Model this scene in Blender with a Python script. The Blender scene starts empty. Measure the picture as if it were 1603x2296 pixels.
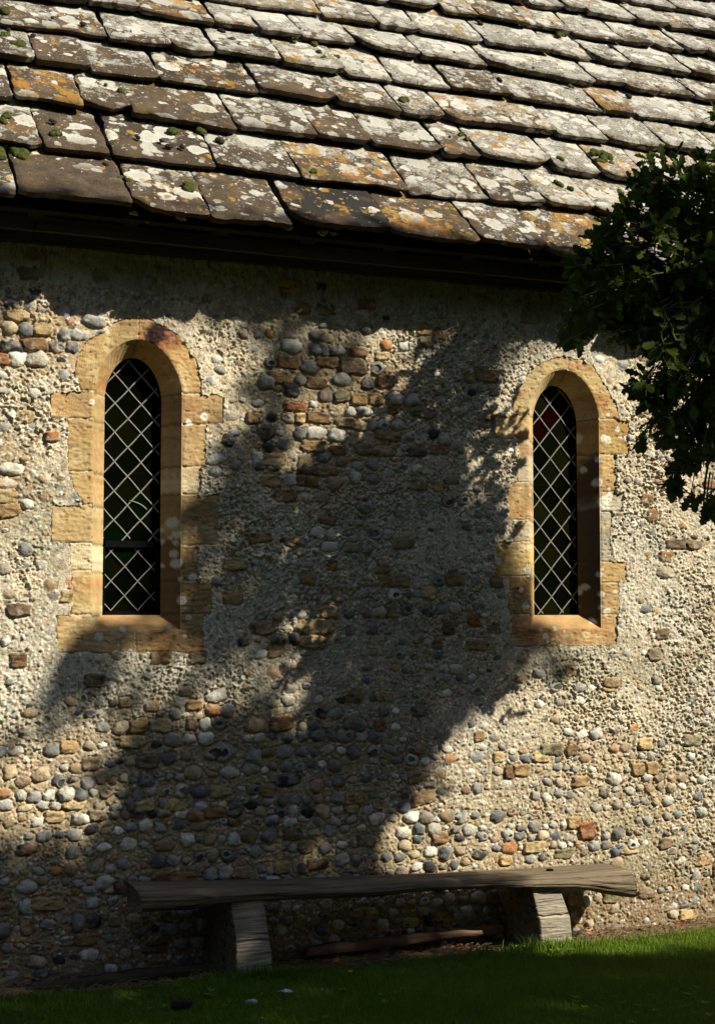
import bpy, math, random
import numpy as np
from math import sin, cos, tan, atan, pi, radians, sqrt

# ------------------------------------------------------------------ camera, sky, sun
SC = bpy.context.scene
COL = SC.collection
FPX = 3400.0                                   # focal length on the 1603 x 2296 working copy of the photo
PSI, PITCH, CAMD, CAMH = atan(FPX/8200), atan(232/FPX), 6.75, 1.6
AZ, EL = radians(44), radians(37)              # sun: from the right of the wall's normal, above the horizon
S = np.array([sin(AZ)*cos(EL), -cos(AZ)*cos(EL), sin(EL)])

cam = bpy.data.cameras.new('camera'); cam_o = bpy.data.objects.new('camera', cam); COL.objects.link(cam_o)
cam.sensor_fit = 'VERTICAL'; cam.sensor_height = 36; cam.lens = 36*FPX/2296
cam.clip_start = 0.05; cam.clip_end = 2000
cam_o.location = (0, -CAMD, CAMH)
cam_o.rotation_euler = (pi/2+PITCH, 0, -PSI)
SC.camera = cam_o

W = bpy.data.worlds.new('World'); SC.world = W; W.use_nodes = True
wn = W.node_tree.nodes; bg = wn['Background']
sky = wn.new('ShaderNodeTexSky'); sky.sky_type = 'NISHITA'; sky.sun_disc = False
sky.sun_elevation = EL; sky.sun_rotation = pi-AZ      # compass angle from +Y, clockwise
W.node_tree.links.new(sky.outputs[0], bg.inputs[0]); bg.inputs[1].default_value = 0.095

sl = bpy.data.lights.new('sun', 'SUN'); sl.energy = 5.0; sl.angle = radians(.53); sl.color = (1, .925, .74)
so = bpy.data.objects.new('sun', sl); COL.objects.link(so)
from mathutils import Vector
so.rotation_euler = Vector(S).to_track_quat('Z', 'Y').to_euler()
so.location = (8, -8, 10)
SC.view_settings.view_transform = 'Standard'; SC.view_settings.look = 'None'
SC.view_settings.exposure = 0.85; SC.view_settings.gamma = 1
SC.cycles.max_bounces = 6; SC.cycles.transparent_max_bounces = 8
SC.cycles.use_denoising = True

# ------------------------------------------------------------------ layout maths: photo point -> point on a real plane
CF = np.array([sin(PSI)*cos(PITCH), cos(PSI)*cos(PITCH), sin(PITCH)])
CR = np.array([cos(PSI), -sin(PSI), 0]); CU = np.cross(CR, CF); CC = np.array([0, -CAMD, CAMH])
def ray(px, py): return CF+(px-801.5)/FPX*CR-(py-1148)/FPX*CU
def on_y(px, py, y=0.0):
    v = ray(px, py); t = (y-CC[1])/v[1]; return CC+t*v
def on_z(px, py, z=0.0):
    v = ray(px, py); t = (z-CC[2])/v[2]; return CC+t*v

# ------------------------------------------------------------------ helpers
RS = np.random.RandomState
def tag(o, label=None, cat=None, group=None, kind=None):
    if label: o['label'] = label
    if cat: o['category'] = cat
    if group: o['group'] = group
    if kind: o['kind'] = kind
    return o
def empty(name, loc=(0, 0, 0), parent=None):
    o = bpy.data.objects.new(name, None); COL.objects.link(o); o.location = loc; o.parent = parent
    o.empty_display_size = .1
    return o
def mesh_np(name, V, F, mat, parent=None, smooth=True, attrs=None, fmat=None):
    """V (n,3); F list of (k,m) int arrays; attrs {name: (n,) or (n,3)}; mat one or a list"""
    if not isinstance(F, (list, tuple)): F = [F]
    F = [np.asarray(f, dtype=np.int64) for f in F if len(f)]
    me = bpy.data.meshes.new(name)
    V = np.ascontiguousarray(V, dtype=np.float32)
    me.vertices.add(len(V)); me.vertices.foreach_set('co', V.ravel())
    li = np.concatenate([f.ravel() for f in F]).astype(np.int32)
    tot = np.concatenate([np.full(len(f), f.shape[1]) for f in F]).astype(np.int32)
    st = np.concatenate([[0], np.cumsum(tot)[:-1]]).astype(np.int32)
    me.loops.add(len(li)); me.loops.foreach_set('vertex_index', li)
    me.polygons.add(len(tot)); me.polygons.foreach_set('loop_start', st); me.polygons.foreach_set('loop_total', tot)
    me.polygons.foreach_set('use_smooth', np.full(len(tot), smooth))
    for m in (mat if isinstance(mat, (list, tuple)) else [mat]): me.materials.append(m)
    if fmat is not None: me.polygons.foreach_set('material_index', np.asarray(fmat, dtype=np.int32))
    if attrs:
        for k, a in attrs.items():
            a = np.asarray(a, dtype=np.float32)
            if a.ndim == 2:
                at = me.attributes.new(k, 'FLOAT_COLOR', 'POINT')
                at.data.foreach_set('color', np.concatenate([a, np.ones((len(a), 1), np.float32)], 1).ravel())
            else:
                at = me.attributes.new(k, 'FLOAT', 'POINT'); at.data.foreach_set('value', a.ravel())
    me.update(calc_edges=True); me.validate(clean_customdata=False)
    o = bpy.data.objects.new(name, me); COL.objects.link(o); o.parent = parent
    return o
class Bag:
    """collects pieces into one mesh"""
    def __init__(s): s.V = []; s.F = {}; s.n = 0; s.A = {}
    def add(s, V, F, **attrs):
        V = np.asarray(V, float)
        for f in (F if isinstance(F, list) else [F]):
            f = np.asarray(f)
            if len(f): s.F.setdefault(f.shape[1], []).append(f+s.n)
        s.V.append(V); s.n += len(V)
        for k, a in attrs.items():
            a = np.asarray(a, float)
            if a.ndim == 0: a = np.full(len(V), float(a))
            elif a.ndim == 1 and a.shape[0] == 3 and len(V) != 3: a = np.tile(a, (len(V), 1))
            s.A.setdefault(k, []).append(a)
        return s
    def build(s, name, mat, parent=None, smooth=True):
        return mesh_np(name, np.concatenate(s.V), [np.concatenate(f) for f in s.F.values()], mat, parent, smooth,
                       {k: np.concatenate(a) for k, a in s.A.items()})
def gridf(nr, nc, keep=None, flip=False):
    i = np.arange(nr*nc).reshape(nr, nc)
    q = np.stack([i[:-1, :-1], i[:-1, 1:], i[1:, 1:], i[1:, :-1]], -1).reshape(-1, 4)
    if flip: q = q[:, ::-1]
    return q if keep is None else q[keep.ravel()]
def box(x0, x1, y0, y1, z0, z1):
    V = np.array([(x, y, z) for z in (z0, z1) for y in (y0, y1) for x in (x0, x1)], float)
    F = np.array([(0, 2, 3, 1), (4, 5, 7, 6), (0, 1, 5, 4), (2, 6, 7, 3), (0, 4, 6, 2), (1, 3, 7, 5)])
    return V, F
def hsh(ix, iy, seed):
    h = (ix.astype(np.int64)*374761393+iy.astype(np.int64)*668265263+seed*1442695041) & 0x7fffffff
    h = ((h ^ (h >> 13))*1274126177) & 0x7fffffff
    h = ((h ^ (h >> 16))*2246822519) & 0x7fffffff
    return ((h ^ (h >> 15)) & 0xffffff)/float(0xffffff)
def vn(x, y, f, seed=0):
    """value noise 0..1 at frequency f"""
    x = np.asarray(x)*f; y = np.asarray(y)*f
    ix = np.floor(x); iy = np.floor(y); u = x-ix; v = y-iy
    ix = ix.astype(np.int64); iy = iy.astype(np.int64)
    u = u*u*(3-2*u); v = v*v*(3-2*v)
    a = hsh(ix, iy, seed); b = hsh(ix+1, iy, seed); c = hsh(ix, iy+1, seed); d = hsh(ix+1, iy+1, seed)
    return (a*(1-u)+b*u)*(1-v)+(c*(1-u)+d*u)*v
def fbm(x, y, f, seed=0, oc=4, gain=.5):
    s = 0; a = 1; t = 0
    for k in range(oc):
        s = s+a*vn(x, y, f*2.03**k, seed+17*k); t += a; a *= gain
    return s/t
def sst(a, b, x):
    t = np.clip((x-a)/(b-a), 0, 1); return t*t*(3-2*t)
def mixc(A, B, m): return A*(1-m[..., None])+np.asarray(B)*m[..., None]
def inpoly(px, py, poly):
    px = np.asarray(px, float); py = np.asarray(py, float); c = np.zeros(px.shape, bool)
    n = len(poly); j = n-1
    for i in range(n):
        xi, yi = poly[i]; xj, yj = poly[j]
        if yi != yj:
            m = ((yi > py) != (yj > py)) & (px < (xj-xi)*(py-yi)/(yj-yi)+xi); c ^= m
        j = i
    return c
def tube(pts, rad, n=7, cap=True):
    pts = np.asarray(pts, float); rad = np.broadcast_to(np.asarray(rad, float), (len(pts),))
    T = np.gradient(pts, axis=0); T /= np.linalg.norm(T, axis=1)[:, None]+1e-9
    up = np.array([0, 0, 1.]) if abs(T[0, 2]) < .9 else np.array([1., 0, 0])
    V = []
    for p, t, r in zip(pts, T, rad):
        a = np.cross(t, up); a /= np.linalg.norm(a)+1e-9; b = np.cross(a, t); up = b
        for k in range(n): V.append(p+r*(a*cos(2*pi*k/n)+b*sin(2*pi*k/n)))
    F = [(i*n+k, i*n+(k+1) % n, (i+1)*n+(k+1) % n, (i+1)*n+k) for i in range(len(pts)-1) for k in range(n)]
    V = np.array(V); L = [np.array(F)]
    if cap:
        m = len(V); V = np.concatenate([V, pts[:1], pts[-1:]])
        e = (len(pts)-1)*n
        L.append(np.array([(m, (k+1) % n, k) for k in range(n)]+[(m+1, e+k, e+(k+1) % n) for k in range(n)]))
    return V, L

# ------------------------------------------------------------------ materials
def newmat(name):
    m = bpy.data.materials.new(name); m.use_nodes = True
    nt = m.node_tree; b = nt.nodes['Principled BSDF']
    return m, nt, b
class NT:
    """tiny node-building helper"""
    def __init__(s, nt): s.nt = nt
    def n(s, t, **kw):
        o = s.nt.nodes.new(t)
        for k, v in kw.items():
            if k.startswith('i_'):
                key = k[2:]; key = int(key) if key.isdigit() else key.replace('_', ' ')
                s.put(o.inputs[key], v)
            else: setattr(o, k, v)
        return o
    def put(s, sock, v):
        if isinstance(v, bpy.types.NodeSocket): s.nt.links.new(v, sock)
        else: sock.default_value = v
    def math(s, op, a, b=0.0, c=None, clamp=False):
        o = s.n('ShaderNodeMath', operation=op, use_clamp=clamp); s.put(o.inputs[0], a); s.put(o.inputs[1], b)
        if c is not None: s.put(o.inputs[2], c)
        return o.outputs[0]
    def mix(s, f, a, b, blend='MIX'):
        o = s.n('ShaderNodeMix', data_type='RGBA', blend_type=blend); s.put(o.inputs[0], f)
        s.put(o.inputs[6], a if isinstance(a, bpy.types.NodeSocket) else (*a, 1))
        s.put(o.inputs[7], b if isinstance(b, bpy.types.NodeSocket) else (*b, 1)); return o.outputs[2]
    def mapr(s, v, a, b, c=0., d=1., smooth=False):
        o = s.n('ShaderNodeMapRange'); o.interpolation_type = 'SMOOTHSTEP' if smooth else 'LINEAR'
        s.put(o.inputs[0], v); s.put(o.inputs[1], a); s.put(o.inputs[2], b); s.put(o.inputs[3], c); s.put(o.inputs[4], d)
        return o.outputs[0]
    def noise(s, vec, scale, detail=3, rough=.5, dist=0.):
        o = s.n('ShaderNodeTexNoise'); s.put(o.inputs['Vector'], vec)
        o.inputs['Scale'].default_value = scale; o.inputs['Detail'].default_value = detail
        o.inputs['Roughness'].default_value = rough; o.inputs['Distortion'].default_value = dist
        return o.outputs[0], o.outputs[1]
    def vor(s, vec, scale, feature='F1', rnd=1.):
        o = s.n('ShaderNodeTexVoronoi', feature=feature); s.put(o.inputs['Vector'], vec)
        o.inputs['Scale'].default_value = scale; o.inputs['Randomness'].default_value = rnd
        return o
    def attr(s, name):
        o = s.n('ShaderNodeAttribute', attribute_name=name); return o.outputs['Color'], o.outputs['Fac']
    def obj(s): return s.n('ShaderNodeTexCoord').outputs['Object']
    def vmul(s, v, xyz):
        o = s.n('ShaderNodeVectorMath', operation='MULTIPLY'); s.put(o.inputs[0], v); o.inputs[1].default_value = xyz
        return o.outputs[0]
    def vadd(s, a, b):
        o = s.n('ShaderNodeVectorMath', operation='ADD'); s.put(o.inputs[0], a); s.put(o.inputs[1], b); return o.outputs[0]
    def bump(s, h, dist, strength=1.):
        o = s.n('ShaderNodeBump'); s.put(o.inputs['Height'], h); o.inputs['Distance'].default_value = dist
        o.inputs['Strength'].default_value = strength; return o.outputs[0]

def m_vertex(name, spec=.35, grain=300, amt=.35, bumpd=.0015):
    """colour painted per vertex (stone, mortar, grit), broken by fine grain"""
    m, nt, b = newmat(name); t = NT(nt); oc = t.obj()
    c, _ = t.attr('Col'); _, gl = t.attr('gloss')
    n1, _ = t.noise(oc, grain, 3, .6); n2, _ = t.noise(oc, grain*.3, 3, .6)
    f = t.mapr(t.math('MULTIPLY_ADD', n1, .6, t.math('MULTIPLY', n2, .4)), .32, .68, 1-amt, 1+amt)
    col = t.mix(1.0, c, t.n('ShaderNodeCombineXYZ', i_0=f, i_1=f, i_2=f).outputs[0], 'MULTIPLY')
    t.put(b.inputs['Base Color'], col)
    t.put(b.inputs['Roughness'], t.mapr(gl, 0, 1, .92, .32)); b.inputs['Specular IOR Level'].default_value = spec
    t.put(b.inputs['Normal'], t.bump(t.math('MULTIPLY_ADD', n1, .5, t.math('MULTIPLY', n2, .8)), bumpd))
    return m
def m_wood(name, dark, light, axis=(3, 40, 40), bd=.004, crack=.5):
    m, nt, b = newmat(name); t = NT(nt); oc = t.obj()
    v = t.vmul(oc, axis)
    g, _ = t.noise(v, 1.0, 6, .65, .6); g2, _ = t.noise(v, 4.0, 4, .6, .3); w, _ = t.noise(oc, 5, 3)
    k = t.mapr(t.math('MULTIPLY_ADD', g, .65, t.math('MULTIPLY', g2, .35)), .33, .67)
    col = t.mix(k, dark, light)
    col = t.mix(t.mapr(w, .4, .7, 0, .5), col, tuple(x*.55 for x in light))
    cr = t.mapr(g, .36, .41, 1, 0)
    col = t.mix(t.math('MULTIPLY', cr, crack), col, (.012, .009, .006))
    t.put(b.inputs['Base Color'], col); b.inputs['Roughness'].default_value = .8
    b.inputs['Specular IOR Level'].default_value = .25
    t.put(b.inputs['Normal'], t.bump(k, bd))
    return m
def m_plain(name, c, rough=.8, var=.3, scale=30, bd=.001, spec=.3):
    m, nt, b = newmat(name); t = NT(nt); oc = t.obj()
    n, _ = t.noise(oc, scale, 4, .6)
    t.put(b.inputs['Base Color'], t.mix(t.mapr(n, .3, .7), tuple(x*(1-var) for x in c), tuple(min(1, x*(1+var)) for x in c)))
    b.inputs['Roughness'].default_value = rough; b.inputs['Specular IOR Level'].default_value = spec
    t.put(b.inputs['Normal'], t.bump(n, bd)); return m
def m_leaf(name, a, b_, trans=.25):
    m, nt, b = newmat(name); t = NT(nt)
    _, r = t.attr('rnd'); n, _ = t.noise(t.obj(), 60, 2)
    c = t.mix(t.math('MULTIPLY_ADD', r, .8, t.math('MULTIPLY', n, .2)), a, b_)
    t.put(b.inputs['Base Color'], c); b.inputs['Roughness'].default_value = .8; b.inputs['Specular IOR Level'].default_value = .06
    tr = t.n('ShaderNodeBsdfTranslucent'); t.put(tr.inputs[0], t.mix(.5, c, (.12, .16, .01)))
    mx = t.n('ShaderNodeMixShader'); mx.inputs[0].default_value = trans
    nt.links.new(b.outputs[0], mx.inputs[1]); nt.links.new(tr.outputs[0], mx.inputs[2])
    nt.links.new(mx.outputs[0], nt.nodes['Material Output'].inputs[0]); return m
def m_slate():
    """brown sandstone slabs crusted with white, grey and orange lichen; object space = roof plane"""
    m, nt, b = newmat('lichened sandstone slab'); t = NT(nt); oc = t.obj()
    _, wh = t.attr('white'); _, tn = t.attr('tone'); _, og = t.attr('orange'); _, ed = t.attr('edge')
    off = t.n('ShaderNodeCombineXYZ'); _, sid = t.attr('sid'); t.put(off.inputs[2], sid)
    v = t.vadd(oc, off.outputs[0])
    n1, c1 = t.noise(v, 14, 5, .65); n2, _ = t.noise(v, 90, 4, .7); n3, _ = t.noise(v, 5, 3, .5); n4, _ = t.noise(v, 320, 2, .6)
    base = t.mix(t.mapr(n1, .35, .65), (.024, .017, .011), (.105, .073, .044))
    base = t.mix(t.mapr(n2, .40, .6, 0, .8), base, (.035, .025, .017))
    base = t.mix(t.mapr(n4, .52, .62, 0, .5), base, (.20, .15, .10))
    base = t.mix(t.mapr(t.math('MULTIPLY_ADD', n3, .5, t.math('MULTIPLY', tn, .6)), .55, .8), base, (.022, .02, .018))
    base = t.mix(t.mapr(n3, .52, .66, 0, .5), base, (.15, .095, .045))
    wv = t.vadd(v, t.vmul(t.vadd(c1, t.n('ShaderNodeCombineXYZ', i_0=-.5, i_1=-.5, i_2=-.5).outputs[0]), (.07, .07, .0)))
    nf, cf = t.noise(v, 70, 3, .6)
    wv = t.vadd(wv, t.vmul(t.vadd(cf, t.n('ShaderNodeCombineXYZ', i_0=-.5, i_1=-.5, i_2=-.5).outputs[0]), (.022, .022, .0)))
    def blobs(scale, gate_add, r0, r1):
        vo = t.vor(wv, scale); rnd = t.n('ShaderNodeSeparateColor'); t.put(rnd.inputs[0], vo.outputs['Color'])
        gate = t.mapr(t.math('ADD', rnd.outputs[0], gate_add), .94, 1.0, 0, 1)
        rad = t.mapr(rnd.outputs[1], 0, 1, r0, r1)
        d = t.math('SUBTRACT', rad, vo.outputs['Distance'])
        return t.math('MULTIPLY', gate, t.mapr(d, 0, .035, 0, 1)), rnd.outputs[2], d
    # crust: broad continuous white-grey cover where 'white' is high
    cn, _ = t.noise(wv, 9, 6, .72)
    crust = t.mapr(t.math('ADD', cn, t.math('MULTIPLY_ADD', wh, .44, -.27)), .47, .50, 0, 1)
    crust = t.math('MULTIPLY', crust, t.mapr(n2, .32, .46, 0, 1))
    gb = t.math('MULTIPLY', wh, .62)
    b1, q1, d1 = blobs(9, gb, .38, .74); b2, q2, d2 = blobs(19, t.math('MULTIPLY', wh, .50), .25, .6); b3, q3, d3 = blobs(66, t.math('MULTIPLY', wh, .42), .15, .42)
    wcol = t.mix(t.mapr(n2, .35, .65), (.19, .18, .15), (.50, .475, .42))
    wcol = t.mix(t.mapr(n4, .34, .58, .75, 0), wcol, (.08, .068, .05))
    wcol = t.mix(t.mapr(n1, .48, .62, 0, .6), wcol, (.13, .115, .085))
    col = t.mix(crust, base, wcol)
    lic = t.mix(q1, (.58, .56, .51), (.40, .39, .35))
    lic = t.mix(t.mapr(d1, .10, .30, 0, .35), lic, (.27, .26, .22))
    lic = t.mix(t.mapr(n2, .38, .62, .45, 0), lic, (.24, .225, .19))
    lic = t.mix(t.mapr(n4, .30, .5, .4, 0), lic, (.2, .18, .15))
    col = t.mix(b3, col, (.52, .50, .46)); col = t.mix(b2, col, lic); col = t.mix(b1, col, lic)
    # orange lichen
    on, _ = t.noise(v, 7.5, 5, .7); on2, _ = t.noise(v, 45, 3, .7)
    om = t.mapr(t.math('ADD', t.math('MULTIPLY_ADD', on, .75, t.math('MULTIPLY', on2, .25)), t.math('MULTIPLY_ADD', og, .16, -.08)), .578, .61, 0, .9)
    ob, oq, _ = blobs(26, t.math('MULTIPLY', og, .38), .2, .5)
    oc_ = t.mix(on2, (.17, .10, .015), (.40, .235, .035)); oc_ = t.mix(t.mapr(n3, .5, .62, 0, .6), oc_, (.36, .12, .02))
    om = t.math('MULTIPLY', om, t.mapr(n4, .3, .5, .35, 1))
    col = t.mix(om, col, oc_); col = t.mix(t.math('MULTIPLY', ob, .85), col, oc_)
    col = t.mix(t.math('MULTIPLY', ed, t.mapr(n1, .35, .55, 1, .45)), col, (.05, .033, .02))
    t.put(b.inputs['Base Color'], col); b.inputs['Roughness'].default_value = .9; b.inputs['Specular IOR Level'].default_value = .2
    h = t.math('ADD', t.math('MULTIPLY_ADD', n2, .7, t.math('MULTIPLY', n4, .3)), t.math('MULTIPLY', t.math('MAXIMUM', b1, t.math('MAXIMUM', b2, crust)), .35))
    t.put(b.inputs['Normal'], t.bump(h, .010))
    return m

M_WALL = m_vertex('flint and roughcast mortar', spec=.35, grain=330, amt=.5, bumpd=.005)
M_DRESS = m_vertex('dressed ochre sandstone', spec=.25, grain=420, amt=.22, bumpd=.0012)
M_ROOF = m_slate()
M_OAK_OLD = m_wood('weathered grey oak', (.032, .024, .016), (.27, .205, .14), axis=(2.0, 38, 38), bd=.007, crack=.9)
M_OAK_CUT = m_wood('sawn grey oak chock', (.17, .13, .09), (.56, .50, .41), axis=(5, 40, 120), bd=.006, crack=.8)
M_OAK_DARK = m_wood('dark eaves timber', (.02, .015, .01), (.09, .07, .045), axis=(2, 30, 30))
M_PLANK = m_wood('reddish rotting plank', (.05, .03, .02), (.20, .12, .075), axis=(4, 50, 50))
M_BARK = m_wood('oak bark', (.03, .022, .015), (.12, .095, .07), axis=(20, 20, 5), bd=.01)
M_LEAD = m_plain('dull grey lead', (.165, .165, .155), .7, .35, 60, .001, .4)
M_IRON = m_plain('black painted iron', (.004, .004, .005), .9, .3, 40, .001, .03)
M_MOSS = m_plain('green moss', (.045, .055, .012), .95, .6, 90, .006, .1)
M_MOSSD = m_plain('dried dark moss', (.022, .02, .012), .95, .5, 90, .006, .1)
M_PLASTER = m_plain('dim lime plaster', (.25, .22, .17), .9, .2, 3)
M_UNDER = m_plain('dark roof underside', (.03, .024, .018), .95, .3, 10)
M_OAKLEAF = m_leaf('oak leaf', (.018, .032, .006), (.055, .082, .012), .2)
M_DEADLEAF = m_plain('dead orange-brown leaf', (.30, .09, .03), .7, .4, 60)
M_FEATHER = m_plain('pale feather', (.5, .5, .5), .7, .2, 60)
M_BRASS = m_plain('interior pale bar', (.5, .42, .12), .6, .2, 60)

# ================================================================== CHURCH
church = empty('church', (3, 0, 0))
tag(church, 'old church with flint rubble wall, two lancet windows and lichened stone slab roof', 'church')
def adopt(o):
    o.parent = church; o.matrix_parent_inverse.identity(); o.location = Vector(o.location)-Vector((3, 0, 0)); return o

# ---- windows: geometry shared by wall, surround, glass
WIN = [dict(xc=1.715, zb=1.535, left=True), dict(xc=3.948, zb=1.535, left=False)]
HW, ZS, ZT = .205, 2.60, 2.862            # outer arris half width, springing, crown
HWI, ZTI, ZBI, YI, YG = .137, 2.795, 1.602, .085, .118
def sdf(x, z, w, hw=HW, zt=ZT, zb=None):
    zb = w['zb'] if zb is None else zb
    X = np.abs(x-w['xc']); h = zt-ZS
    dz = np.maximum(z-ZS, 0)
    q = ((X/hw)**2.0+(dz/h)**1.75)**.5
    r = np.hypot(X, dz)+1e-6
    da = (q-1)/np.maximum(q, .05)*r
    d = np.where(z > ZS, da, X-hw)
    return np.maximum(d, zb-z)
def z3(x, y): p = on_y(x*.6532/1.7836, (1150+y*.6532)/1.7836); return p[0], p[2]
def z4(x, y): p = on_y((1859+x*.6532)/1.7836, (1250+y*.6532)/1.7836); return p[0], p[2]
OCH, PALE, GREYP, BRN = (.40, .265, .12), (.46, .385, .26), (.38, .34, .275), (.29, .19, .085)
def blocks(w):
    zf = z3 if w['left'] else z4; B = []
    def poly(pts, c): B.append(([zf(*p) for p in pts], c))
    def rect(x0, x1, y0, y1, c): poly([(x0, y0), (x1, y0), (x1, y1), (x0, y1)], c)
    if w['left']:
        poly([(455, 490), (470, 420), (530, 330), (620, 268), (700, 215), (780, 190), (845, 180), (845, 500), (700, 640), (500, 638), (470, 570)], OCH)
        poly([(845, 180), (930, 200), (1010, 240), (1080, 285), (1140, 345), (1200, 440), (1225, 530), (1238, 655), (1000, 655), (845, 500)], (.41, .25, .105))
        rect(300, 700, 640, 806, (.38, .245, .115)); rect(410, 700, 806, 1131, OCH); poly([(425, 1131), (700, 1131), (700, 1331), (515, 1331), (450, 1240)], OCH)
        rect(312, 700, 1331, 1566, (.40, .275, .135)); rect(425, 700, 1566, 1736, PALE); rect(435, 700, 1736, 2006, (.40, .27, .125))
        rect(950, 1375, 655, 842, (.39, .25, .12)); rect(950, 1265, 842, 1102, (.38, .25, .12)); rect(950, 1232, 1102, 1272, PALE)
        rect(950, 1335, 1272, 1582, BRN); rect(950, 1215, 1582, 1802, BRN); rect(950, 1296, 1802, 2006, BRN)
        rect(345, 830, 2006, 2242, (.36, .245, .12)); rect(830, 1250, 2006, 2238, (.34, .21, .10))
    else:
        poly([(285, 625), (292, 530), (340, 430), (400, 350), (480, 292), (560, 268), (625, 275), (625, 480), (450, 625)], (.41, .30, .155))
        poly([(625, 275), (700, 285), (770, 318), (830, 400), (880, 490), (925, 560), (935, 657), (700, 657), (625, 480)], (.41, .29, .14))
        rect(145, 500, 627, 782, OCH); rect(312, 500, 782, 1042, (.42, .35, .25)); rect(255, 500, 1042, 1272, OCH)
        rect(292, 500, 1272, 1407, PALE); rect(185, 500, 1407, 1617, (.42, .29, .12)); rect(260, 500, 1617, 1852, BRN)
        rect(680, 1000, 657, 875, (.40, .27, .10)); rect(680, 920, 875, 1103, OCH); rect(680, 965, 1103, 1222, GREYP)
        rect(680, 892, 1222, 1527, GREYP); rect(680, 985, 1527, 1657, OCH); rect(680, 945, 1657, 1852, OCH)
        rect(272, 930, 1852, 2048, (.35, .21, .10))
    return B
for w in WIN: w['B'] = blocks(w)
LICH = {True: [(655, 272, 14), (565, 700, 20), (1155, 828, 22), (1250, 795, 26), (895, 278, 12), (912, 322, 12), (1060, 315, 13), (880, 325, 8), (1070, 1435, 34), (1088, 1510, 24),
               (1018, 1552, 20), (1085, 1560, 16), (1075, 1630, 22), (1090, 1690, 30), (1060, 1530, 12), (1180, 1775, 26), (1115, 1915, 28), (1153, 2020, 20), (752, 2095, 18), (605, 2140, 26),
               (1130, 2137, 12), (1300, 1970, 12), (722, 2190, 10), (757, 2222, 12), (800, 2222, 11), (1000, 1990, 10), (1024, 1700, 14), (1110, 1785, 16), (1197, 1475, 12), (1040, 2080, 12), (1020, 1480, 14)],
        False: [(870, 627, 12), (930, 715, 20), (985, 768, 20), (945, 760, 16), (870, 780, 28), (740, 760, 34), (845, 770, 26), (820, 900, 20), (765, 955, 20), (815, 1040, 30), (875, 1080, 13), (845, 1160, 40),
                (880, 1130, 30), (735, 1175, 22), (860, 1190, 30), (400, 1115, 12), (415, 1070, 8), (335, 1078, 8), (385, 1435, 14), (352, 1460, 10), (380, 1580, 30), (390, 1600, 22), (205, 1520, 22), (340, 1700, 18),
                (370, 1795, 28), (740, 1710, 34), (775, 1680, 22), (835, 1725, 20), (912, 1710, 14), (740, 1800, 24), (865, 1830, 26), (830, 1805, 14), (800, 1890, 22), (490, 1985, 24), (500, 2012, 14), (532, 2005, 11),
                (458, 1940, 10), (550, 1935, 16), (605, 1950, 9), (560, 1985, 8), (825, 1605, 18), (835, 1575, 12), (740, 1590, 14)]}
PXM = .6532/1.7836/490                     # metres per pixel of those crops
for w in WIN:
    zf = z3 if w['left'] else z4
    w['L'] = [(*zf(x, y), r*PXM*1.05) for x, y, r in LICH[w['left']]]
RUST = z3(950, 290)
def dress(w, x, z, seed, side=None):
    """colour, relief, mask of the dressed blocks at wall coordinates"""
    xx = x+.004*(fbm(x, z, 40, 5, 2)-.5); zz = z+.003*(fbm(x, z, 40, 6, 2)-.5)
    col = np.tile(np.array(OCH), x.shape+(1,)); bid = np.full(x.shape, -1)
    for k, (p, c) in enumerate(w['B']):
        m = inpoly(xx, zz, p); bid[m] = k; col[m] = c
    n = fbm(x, z, 9, 31, 4); n2 = fbm(x, z, 70, 32, 3); n3 = fbm(x*1., z*3.5, 30, 33, 3)
    col = col*(.72+.56*n)[..., None]
    col = mixc(col, (.30, .13, .035), sst(.55, .8, fbm(x*1, z*2.2, 6, 34, 4))*.7)
    col = mixc(col, (.55, .44, .26), sst(.58, .75, fbm(x, z, 16, 36, 4))*.5)
    col = col*(.86+.3*n2)[..., None]
    rel = .006*(n3-.5)+.0045*(n2-.5)
    pit = sst(.66, .78, fbm(x*1, z*1.8, 45, 37, 3)); rel -= .004*pit; col *= (1-.3*pit)[..., None]
    for k in range(len(w['B'])):      # each block a little in or out, its own tooling
        m = bid == k
        if m.any():
            r = RS(k+seed); rel[m] += r.uniform(-.0015, .003); g_ = r.uniform(.84, 1.10); col[m] = (col[m]*.93+col[m].mean(1, keepdims=True)*.07)*np.array((.97, .975, .90))*g_
            a = r.uniform(-.9, .9); u = (x[m]*cos(a)+z[m]*sin(a))
            rel[m] += .0016*np.sin(u*2*pi/.011+5*vn(x[m], z[m], 18, k))*r.uniform(.3, 1.)*vn(x[m], z[m], 9, k+50)
    return col, rel, bid
def joints(bid):
    j = np.zeros(bid.shape, bool)
    j[:, 1:] |= bid[:, 1:] != bid[:, :-1]; j[1:] |= bid[1:] != bid[:-1]
    return j
def spots(w, x, z, col, rel):
    for cx, cz, r in w['L']:
        d = np.hypot(x-cx, z-cz)/r*(1+.5*(vn(x, z, 90, 77)-.5))
        m = 1-sst(.8, 1.05, d); ring = sst(.3, .7, d)*.25+.62
        col[:] = mixc(col, np.array((.62, .62, .55)), m*ring*(.6+.6*vn(x, z, 160, 3)).clip(0, 1)); rel += .001*m
    if w['left']:
        d2 = np.hypot((x-RUST[0]-.03)/.13, (z-RUST[1]+.012)/.075); col[:] = mixc(col, (.22, .06, .02), (1-sst(.4, 1.15, d2))*.75)
        d = np.hypot((x-RUST[0])/.062, (z-RUST[1]-.004)/.05)+.9*(fbm(x, z, 40, 9, 3)-.5)
        col[:] = mixc(col, (.022, .008, .007), 1-sst(.65, 1.25, d)); rel += .012*(1-sst(.2, .9, d))*fbm(x, z, 90, 4, 2)
    return col, rel
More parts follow.
